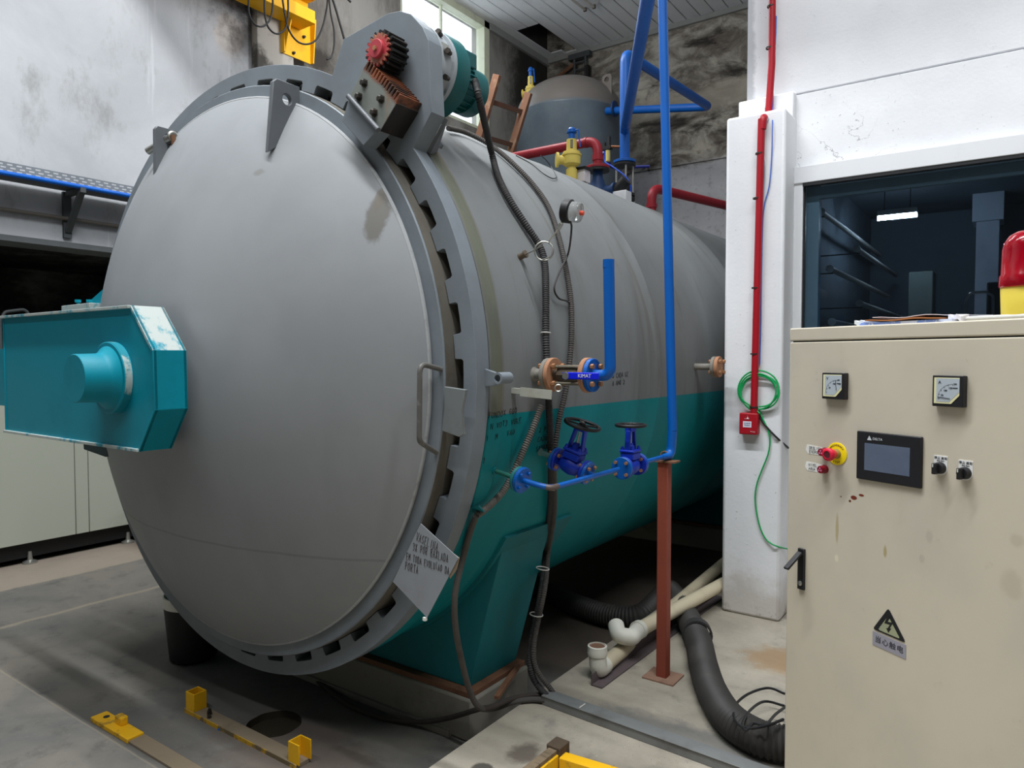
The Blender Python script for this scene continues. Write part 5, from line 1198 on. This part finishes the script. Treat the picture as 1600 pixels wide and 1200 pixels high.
sheet(fa_+.03, fb_+.01, -.26, -.06, CH+.0195, .002, PAP, 'paper_sheet', 'white paper sheet on top of the papers on the cabinet', .006)
sheet(fa_-.018, fa_+.015, -.15, -.04, CH+.001, .012, paint('plastic_wrap', (216, 222, 226), None, .3, 30, .2), 'plastic_wrap', 'crumpled clear plastic at the left end of the papers', .006)
sheet(fb_+.0, fb_+.035, -.09, -.05, CH+.001, .014, paint('tissue', (228, 226, 234), None, .2, 30, .7), 'tissue', 'crumpled white tissue at the right end of the papers', .008)
ta_, tb_ = cab(1487, 494)[0], cab(1566, 490)[0]
tag(MB().box(CP((ta_+tb_)/2+.03, CH+.008, -.15), (tb_-ta_+.06, .18, .014), E3).build('plastic_tray', paint('tray_grey', (196, 196, 192), (150, 142, 130), .4, 9, .5), None, bevel=.006), 'shallow pale grey tray between the papers and the red beacon', 'tray')
ba, bz = cab(1602, 490, -.12)
bc = CP(ba+.004, CH, -.12)
bl_ = thing('warning_beacon', 'red domed warning beacon on a yellow base standing on the cabinet', 'beacon', bc)
k = .061
MB().lathe(bc+V((0, 0, .006)), (0, 0, 1), [(0, k*.92), (.006, k*.95), (.083, k), (.085, k*.98)], 40).build('base', paint('beacon_yellow', (232, 210, 84), None, .1, 6, .35), bl_)
MB().box(bc+V((0, 0, .004)), (.1, .05, .008), E3).build('foot', BLK, bl_)
RD_ = M('beacon_red'); RD_.b.inputs['Transmission Weight'].default_value = .55; RD_.b.inputs['IOR'].default_value = 1.4; RED_T = RD_.done(srgb(190, 14, 40), .15)
MB().lathe(bc+V((0, 0, .088)), (0, 0, 1), [(0, k*1.04), (.004, k*1.07), (.03, k*1.06), (.034, k*1.0), (.1, k*.97), (.12, k*.90), (.138, k*.72), (.148, k*.45), (.152, 0)], 44).build('dome', RED_T, bl_, smooth=50)
MB().cyl(bc+V((0, 0, .09)), bc+V((0, 0, .19)), .02, 16).build('reflector', CHROME, bl_)

# ================================================================== UPRIGHT TANK behind
m = MW('tank_paint'); x = m.sep(); n1 = m.noise(1.6, 8, .65); n2 = m.noise(3, 7, .7, (1, 1, .15))
c = m.mix(m.ramp(n1, .35, .7), srgb(92, 104, 112), srgb(78, 88, 97)); c = m.mix(m.mul(m.ramp(n2, .56, .75), .3), c, srgb(70, 78, 84))
c = m.mix(m.mul(m.ramp(m.math('ADD', x[2], m.mul(n1, .12)), 4.86, 4.92), .85), c, srgb(108, 100, 92)); TANKM = m.done(c, .42, 0, .4)
tk = thing('storage_tank', 'tall upright grey pressure tank with domed dusty top behind the autoclave', 'tank', (TX, TY, ZL))
prof = [(.25, TR*.5), (.3, TR*.9), (.42, TR)] + [(4.80-ZL, TR), (4.805-ZL, TR+.003), (4.825-ZL, TR+.003), (4.83-ZL, TR)] + [(4.83-ZL+.50*math.sin(a*pi/24), TR*math.cos(a*pi/24)) for a in range(1, 12)] + [(5.33-ZL, 0)]
MB().lathe((TX, TY, ZL), (0, 0, 1), prof, 72).build('shell', TANKM, tk, smooth=35)
for k in range(4):
    a = pi/4+pi/2*k; MB().bb((TX+TR*.85*math.cos(a)-.05, TY+TR*.85*math.sin(a)-.05, ZL), (TX+TR*.85*math.cos(a)+.05, TY+TR*.85*math.sin(a)+.05, ZL+.5)).build('leg', TANKM, tk)
p = Py(948, 128, TY-.1); holed([(-.07, -.3), (.07, -.3), (.07, .06), (.045, .1), (-.045, .1), (-.07, .06)], (0, .03), .035, (p.x, p.y, p.z), (1, 0, 0), (0, 0, 1), (0, .02, 0)).build('lifting_eye', TANKM, tk)
vb0 = Py(829, 161, 8.05); pe = Py(846, 186, 8.1)
MB().tube(bend([vb0, (vb0.x, vb0.y, pe.z), (TX-.3, 8.12, pe.z-.02)], .12, 8), .05, 14).build('nozzle', paint('nozzle_dark', (52, 60, 64), None, .3, 6, .5), tk)
flange_mb(vb0, (0, 0, 1), .10, .05).build('nozzle_flange', GREASE, tk)
safety_valve(vb0+V((0, 0, .03)), Py(829, 106, 8.05).z-vb0.z-.03, 'yellow safety valve with blue cap at the shoulder of the upright tank', (-.9, -.42, 0))

# rusty ladder
LADM = paint('ladder_rust', (116, 82, 62), (160, 138, 112), .6, 7, .7, lo=.52, hi=.68, bump=.2)
ld = thing('ladder', 'rusty steel ladder leaning behind the autoclave left of the tank', 'ladder', (-5.9, 6.3, ZL))
A0, A1 = Py(777, 117, 6.1), Py(750, 216, 6.1); B0, B1 = Py(826, 145, 6.56), Py(797, 236, 6.56)
dl = ((A1-A0).normalized()+(B1-B0).normalized()).normalized()
for P0 in (A0, B0):
    L = (P0.z-ZL)/-dl.z; q = P0+dl*L/2; MB().box(q, (L, .045, .085), (dl, V((0, 1, 0)), dl.cross(V((0, 1, 0))))).build('rail', LADM, ld, bevel=.003)
for k in range(13):
    s_ = .27+.36*k
    if A0.z+dl.z*s_ < ZL+.1: break
    p, q = A0+dl*s_, B0+dl*(s_-.06); dd = (q-p).normalized(); MB().box((p+q)/2, ((q-p).length, .03, .05), (dd, dl.cross(dd), dl)).build('rung', paint('rung_rust', (84, 58, 46), (120, 76, 54), .5, 8, .8), ld)

# ================================================================== YELLOW HOIST BRACKET on the left wall
HY = paint('hoist_yellow', (244, 184, 8), (176, 124, 10), .35, 5, .42, bump=.05)
xw = XW+.10
hs = thing('hoist_bracket', 'yellow steel hoist bracket bolted to the pilaster of the left wall, festoon cables below', 'hoist', (xw, 4.7, 4.7))
w0, w1, w2__, w3 = Px(441, 82, xw+.01), Px(487, 99, xw+.01), Px(493, 44, xw+.01), Px(455, 24, xw+.01)
yl0, yl1 = w0.y, w1.y+.0; zb0 = w0.z; zt0_ = w3.z+.15
MB().bb((xw, yl0, zb0), (xw+.012, yl1, zt0_)).build('back_plate', HY, hs)
for yy_, tp_ in ((yl0, .20), (yl1-.014, .09)): MB().prism([(xw, yy_, zb0), (xw+.05, yy_, zb0), (xw+tp_, yy_, zt0_-.15), (xw+tp_, yy_, zt0_-.12), (xw, yy_, zt0_-.12)], (0, .014, 0)).build('cheek_plate', HY, hs)
MB().bb((xw, yl0-.012, zb0), (xw+.06, yl0-.001, zt0_)).build('side_flange', HY, hs)
for px, py in ((474, 58), (458, 83)):
    q = Px(px, py, xw+.012); MB().lathe(q, (1, 0, 0), [(0, .018), (.012, .018), (.012, .012), (.03, .012)], 6).build('bolt', BOLTM, hs)
zB = Px(492, 38, xw+.25).z; yB = Px(492, 38, xw+.25).y
b = MB().bb((xw+.02, 2.9, zB), (xw+.26, yB, zB+.02)).bb((xw+.02, 2.9, zB+.24), (xw+.26, yB, zB+.26)).bb((xw+.13, 2.9, zB+.02), (xw+.145, yB, zB+.24))
b.build('runway_beam', HY, hs, bevel=.003)
MB().bb((xw+.24, 2.9, zB-.0), (xw+.255, yB, zB+.13)).build('web_stiffener', HY, hs)
q0, q1 = Px(452, 4, xw+.45), Px(523, 2, xw+.8)
MB().bb((xw+.1, q0.y-.05, zB+.26), (xw+1.2, q0.y+.22, zB+.28)).bb((xw+.1, q0.y-.05, zB+.28), (xw+1.2, q0.y-.035, zB+.45)).build('cross_beam', HY, hs)
#MB().prism([(xw+.3, q0.y, zB+.02), (xw+.34, q0.y, zB+.02), (xw+.9, q0.y, zB+.26), (xw+.84, q0.y, zB+.26)], (0, .02, 0)).build('brace', HY, hs)
CABL = plain('festoon_black', (20, 20, 22), .55)
xf = xw+.75
for i, pts in enumerate([[(389, -12), (389, 20), (398, 38), (411, 41), (422, 30), (426, 10), (426, -12)], [(413, -12), (414, 24), (420, 44), (433, 53), (446, 44), (450, 20), (450, -12)], [(440, -12), (445, 22), (452, 48), (465, 65), (480, 69), (494, 62), (504, 42), (511, 10), (512, -12)], [(513, -12), (517, 22), (522, 48), (522, 72), (518, 88), (511, 93)], [(516, -12), (524, 12), (532, 40), (538, 61)], [(536, -8), (548, 3)]]):
    tag(MB().tube(spline([Px(a, b_, xf) for a, b_ in pts], .02), .0085 if i < 4 else .011, 8).build('festoon_cable', CABL),
        ['leftmost black festoon cable loop below the yellow hoist bracket', 'second black festoon cable loop from the left, beside the yellow beam', 'widest black festoon cable loop, hanging in front of the yellow bracket', 'black cable hanging in a hook right of the yellow bracket', 'straight black cable end pointing at the grey drive ear', 'short black cable end at the top edge right of the hoist'][i], 'cable', 'festoon cables of the hoist')

# ================================================================== CABLE TRAY on the left wall
TRM = paint('tray_galvanised', (122, 128, 134), (96, 100, 104), .4, 6, .5, .3)
xt = XW+.28; ztop = Px(0, 251, xt).z; zbot = Px(0, 268, xt).z
ct = thing('cable_tray', 'perforated grey cable tray with blue pipe along its edge on the left wall', 'cable tray', (XW, 2.7, zbot))
y0_, y1_ = -1.0, 4.4; hgt = ztop-zbot; b = MB(); pit = .062
rows = 3; rail = .008; slot = (hgt-rail*(rows+1)*1.4)/rows
zz = zbot
for r_ in range(rows+1):
    b.bb((xt, y0_, zz), (xt+.003, y1_, zz+rail*1.4)); zz += rail*1.4+slot
nslot = int((y1_-y0_)/pit)
for r_ in range(rows):
    z_ = zbot+rail*1.4+r_*(slot+rail*1.4)
    for k in range(nslot): b.bb((xt, y0_+k*pit+(.02 if r_ % 2 else 0), z_), (xt+.003, y0_+k*pit+.026+(.02 if r_ % 2 else 0), z_+slot))
b.build('perforated_side', TRM, ct)
MB().bb((XW+.02, y0_, zbot-.004), (xt, y1_, zbot)).build('tray_bottom', paint('tray_dark', (84, 86, 88), None, .4, 6, .6), ct)
MB().tube([(xt+.012, y0_, zbot-.008), (xt+.012, 1.2, zbot-.018), (xt+.012, 2.4, zbot-.006), (xt+.012, y1_, zbot-.008)], .019, 12).build('blue_pipe', paint('bright_blue', (0, 92, 190), None, .3, 6, .35), ct)
STR = paint('strut_dark', (74, 78, 80), (50, 52, 54), .5, 8, .6, .2)
for i, (ys_) in enumerate((.6, 2.70)):
    zl_ = Px(102, 372, XW).z
    MB().bb((XW, ys_-.03, zl_), (XW+.03, ys_+.03, zbot-.01)).build('wall_strut', STR, ct)
    MB().bb((XW, ys_-.02, zbot-.05), (xt+.03, ys_+.02, zbot-.012)).build('arm', STR, ct)
    p, q = V((XW+.03, ys_, zl_+.05)), V((xt+.0, ys_, zbot-.04)); d = (q-p).normalized(); MB().box((p+q)/2, ((q-p).length, .045, .03), frame(d, (0, 1, 0))).build('brace', STR, ct)
zp = Px(0, 326, XW+.05).z; zp1 = Px(195, 353, XW+.05).z
tag(MB().tube([(XW+.045, -1.2, zp+.01), (XW+.045, 2.2, zp), (XW+.045, 4.4, zp1-.01)], .017, 10).build('wall_pipe', paint('dim_pipe', (98, 94, 88), (84, 70, 56), .5, 6, .6)), 'thin grey pipe running along the left wall below the cable tray', 'pipe')

# ================================================================== BEIGE MACHINE in the low opening
MG = paint('machine_beige', (168, 171, 158), (132, 134, 122), .4, 2.5, .45)
fx = -6.62; zlo = Px(0, 857, fx).z; ya, yb1, yb2_ = Px(118, 780, fx).y, Px(120, 780, fx).y, Px(139, 780, fx).y
mc = thing('beige_machine', 'long beige panelled machine standing on levelling feet in the low opening of the left wall', 'machine', (fx-.6, 2, ZL))
ztp = Px(3, 557, fx).z
MB().bb((fx-1.2, -1.8, zlo+.02), (fx-.03, 4.3, ztp-.01)).build('body', MG, mc)
MB().bb((fx-1.15, -1.75, ZL+.05), (fx-.06, 4.25, zlo+.03)).build('base', BLACKP, mc)
edges_ = [-1.8, ya-1.30, ya-1.21, ya, yb2_, yb2_+1.1, yb2_+1.2, 4.3]
for p, q in zip(edges_, edges_[1:]): MB().bb((fx-.035, p+.003, zlo), (fx, q-.003, ztp)).build('panel', MG, mc, bevel=.003)
for px, py in ((47, 878), (200, 845)):
    q = Px(px, py, fx-.05); yq = q.y
    MB().lathe((fx-.05, yq, ZL), (0, 0, 1), [(0, .055), (.015, .055), (.03, .02), (.1, .014)], 16).build('levelling_foot', CHROME, mc)
for yq in (-1.0, .6, 3.9): MB().lathe((fx-.05, yq, ZL), (0, 0, 1), [(0, .055), (.015, .055), (.03, .02), (.1, .014)], 16).build('levelling_foot', CHROME, mc)
hq = [Px(px, py, fx-.1) for px, py in ((2, 562), (0, 500), (8, 487), (40, 483), (50, 500), (52, 560))]
MB().tube(bend(hq, .05, 6), .012, 8).build('chair_back_hoop', STR, mc)  # tube hoop of a seat back, added here as a machine part

# ================================================================== CEILING LAMP, CABLE LADDER
lp0, lp1 = Pz(921, 12, ZC-.06), Pz(890, -12, ZC-.06)
cl = thing('ceiling_lamp', 'unlit twin fluorescent batten under the board ceiling', 'lamp', lp0)
MB().bb((lp0.x-.10, lp0.y-1.25, ZC-.05), (lp0.x+.14, lp0.y, ZC)).build('housing', CEIL, cl, bevel=.004)
for dx in (-.06, .08):
    MB().cyl((lp0.x+dx, lp0.y-1.2, ZC-.08), (lp0.x+dx, lp0.y-.03, ZC-.08), .016, 12).build('tube', paint('tube_dull', (176, 172, 164), None, .3, 5, .4), cl)
    MB().bb((lp0.x+dx-.02, lp0.y-.03, ZC-.10), (lp0.x+dx+.02, lp0.y, ZC-.05)).build('lamp_holder', paint('holder_brown', (96, 84, 74), None, .3, 8, .5), cl)
yk = YB-.12
k0_, k1_ = Py(896, 68, yk), Py(910, 132, yk)
kl = thing('cable_ladder', 'dark steel cable ladder dropping from the ceiling in the back corner', 'cable ladder', (k0_.x, yk, 4.5))
MB().bb((k0_.x-.08, yk-.03, ZC-.16), (k0_.x+.30, yk+.05, ZC-.08)).build('head', STR, kl)
ka, kb_ = Py(900, 80, yk), Py(906, 134, yk)
for dx in (0, .20): MB().tube([(ka.x+dx-.03, yk, ZC-.12), (kb_.x+dx-.06, yk, 4.2)], .022, 6).build('stile', STR, kl)
for k in range(18): MB().bb((ka.x-.01, yk-.01, 4.3+.11*k), (ka.x+.19, yk+.01, 4.32+.11*k)).build('rung', STR, kl)
MB().bb((Py(914, 110, yk).x, yk-.02, 3.0), (Py(920, 110, yk).x, yk+.05, ZC-.3)).build('upright', GREASE, kl)
ra, rb_ = Py(864, 126, yk), Py(897, 100, yk)
tag(MB().tube([ra, rb_], .028, 6).build('angle_brace', RUST), 'brown steel brace slanting up to the cable ladder in the back corner', 'brace')

# ================================================================== CONTROL ROOM behind the tinted pane
ROLL = paint('roll_grey', (176, 178, 176), (140, 140, 138), .3, 8, .5); PEG = paint('peg_white', (214, 212, 208), None, .2, 8, .5)
for i, (x0_, y0p, x1_, y1p, yy_) in enumerate(((1284, 331, 1391, 396, 5.4), (1339, 389, 1418, 430, 5.9), (1297, 420, 1401, 463, 5.3), (1343, 474, 1412, 493, 5.7), (1300, 503, 1350, 516, 5.2))):
    p = Py(x0_, y0p, yy_); q = V((p.x, Px(x1_, y1p, p.x).y if Px(x1_, y1p, p.x).y > yy_ else yy_+1.2, p.z)); q.y = min(q.y, 8.0)
    t = thing('fabric_roll', ['topmost pale roll hung from a wire behind the tinted pane', 'second pale roll from the top behind the tinted pane', 'third pale roll with white round end behind the tinted pane', 'fourth pale roll down behind the tinted pane', 'lowest pale roll just above the papers behind the tinted pane'][i], 'roll', p, 'pale rolls in the control room')
    MB().cyl(p, q, .020, 14).build('tube', ROLL, t); MB().lathe(p, (0, -1, 0), [(0, .026), (.012, .026), (.014, .022)], 20).build('end_cap', PEG if i in (2, 4) else ROLL, t)
    MB().bb((-1.28, p.y+.05, p.z-.03), (p.x+.01, p.y+.06, p.z-.022)).build('wall_peg', STR, t)
p = Py(1280, 302, 5.4); tag(MB().tube([p, Py(1284, 329, 5.4)], .004, 6).build('hanging_wire', PEG), 'thin wire holding the topmost roll behind the pane', 'wire')
q0, q1 = Py(1254, 320, 4.85), Py(1279, 515, 4.85)  # blue reflection in the pane, built as a board inside the room
tag(MB().bb((q0.x, 4.85, .6), (q1.x, 4.88, q0.z+.3)).build('blue_reflection', paint('dull_blue', (92, 140, 178), (60, 96, 130), .5, 4, .5)), 'dull blue upright board put in for a blue reflection in the pane', 'board')
q0, q1 = Py(1527, 285, 7.6), Py(1558, 500, 7.6)  # column reflected in the pane, built as a pale post inside
tag(MB().bb((q0.x, 7.6, 0), (q1.x, 7.9, 3.0)).bb((q0.x-.03, 7.55, q0.z-.35), (q1.x+.03, 7.9, q0.z-.05)).build('reflected_column', paint('reflection_pale', (188, 196, 210), None, .3, 3, .6)), 'pale post put in for a column reflected in the pane', 'post')
q0, q1 = Py(1542, 441, 6.6), Py(1590, 520, 6.6)
tag(MB().bb((q0.x, 6.6, 0), (q1.x, 7.0, q0.z)).build('dark_locker', paint('locker_dark', (44, 50, 56), None, .3, 4, .5), None, bevel=.01), 'dark locker in front of the pale post in the control room', 'locker')
q0, q1 = Py(1420, 425, 7.2), Py(1456, 520, 7.2)
tag(MB().bb((q0.x, 7.2, 0), (q1.x, 7.5, q0.z)).build('grey_locker', paint('locker_grey', (112, 124, 120), None, .3, 4, .5), None, bevel=.01), 'grey green locker in the middle of the control room', 'locker')
hq = [Py(px, py, 6.0) for px, py in ((1507, 500), (1509, 470), (1516, 458), (1540, 456), (1552, 462), (1556, 500))]  # hoop reflected in the pane, built as a seat with tubular frame
hq[0].z = hq[-1].z = .45
ch_ = thing('reflected_chair', 'thin tubular frame put in for a hoop reflected in the pane near the beacon', 'reflected_chair', (hq[2].x, 6.0, 0))
MB().tube(bend(hq, .06, 6), .009, 8).build('back_frame', CHROME, ch_)
MB().bb((hq[0].x, 5.6, .42), (hq[-1].x, 6.02, .46)).build('seat', BLACKP, ch_)
for xx in (hq[0].x, hq[-1].x):
    for yy_ in (5.62, 6.0): MB().cyl((xx, yy_, 0), (xx, yy_, .43), .010, 8).build('leg', CHROME, ch_)
e0_, e1_ = Py(1371, 342, 6.6), Py(1433, 340, 6.6)  # reflection of a lit tube, built as a glowing tube inside
lt = thing('reflected_lamp', 'glowing tube put in for a lamp reflected in the tinted pane', 'lamp', e0_)
MB().cyl(e0_, V((e1_.x, 6.6, e0_.z)), .016, 12).build('tube', emit('reflection_glow', (240, 246, 255), 95.0), lt)
MB().bb((e0_.x, 6.57, e0_.z+.02), (e1_.x, 6.63, e0_.z+.06)).build('batten', ROLL, lt)
for xx in (e0_.x+.05, e1_.x-.05): MB().cyl((xx, 6.6, e0_.z+.05), (xx, 6.6, 3.0), .004, 6).build('hanger', STR, lt)
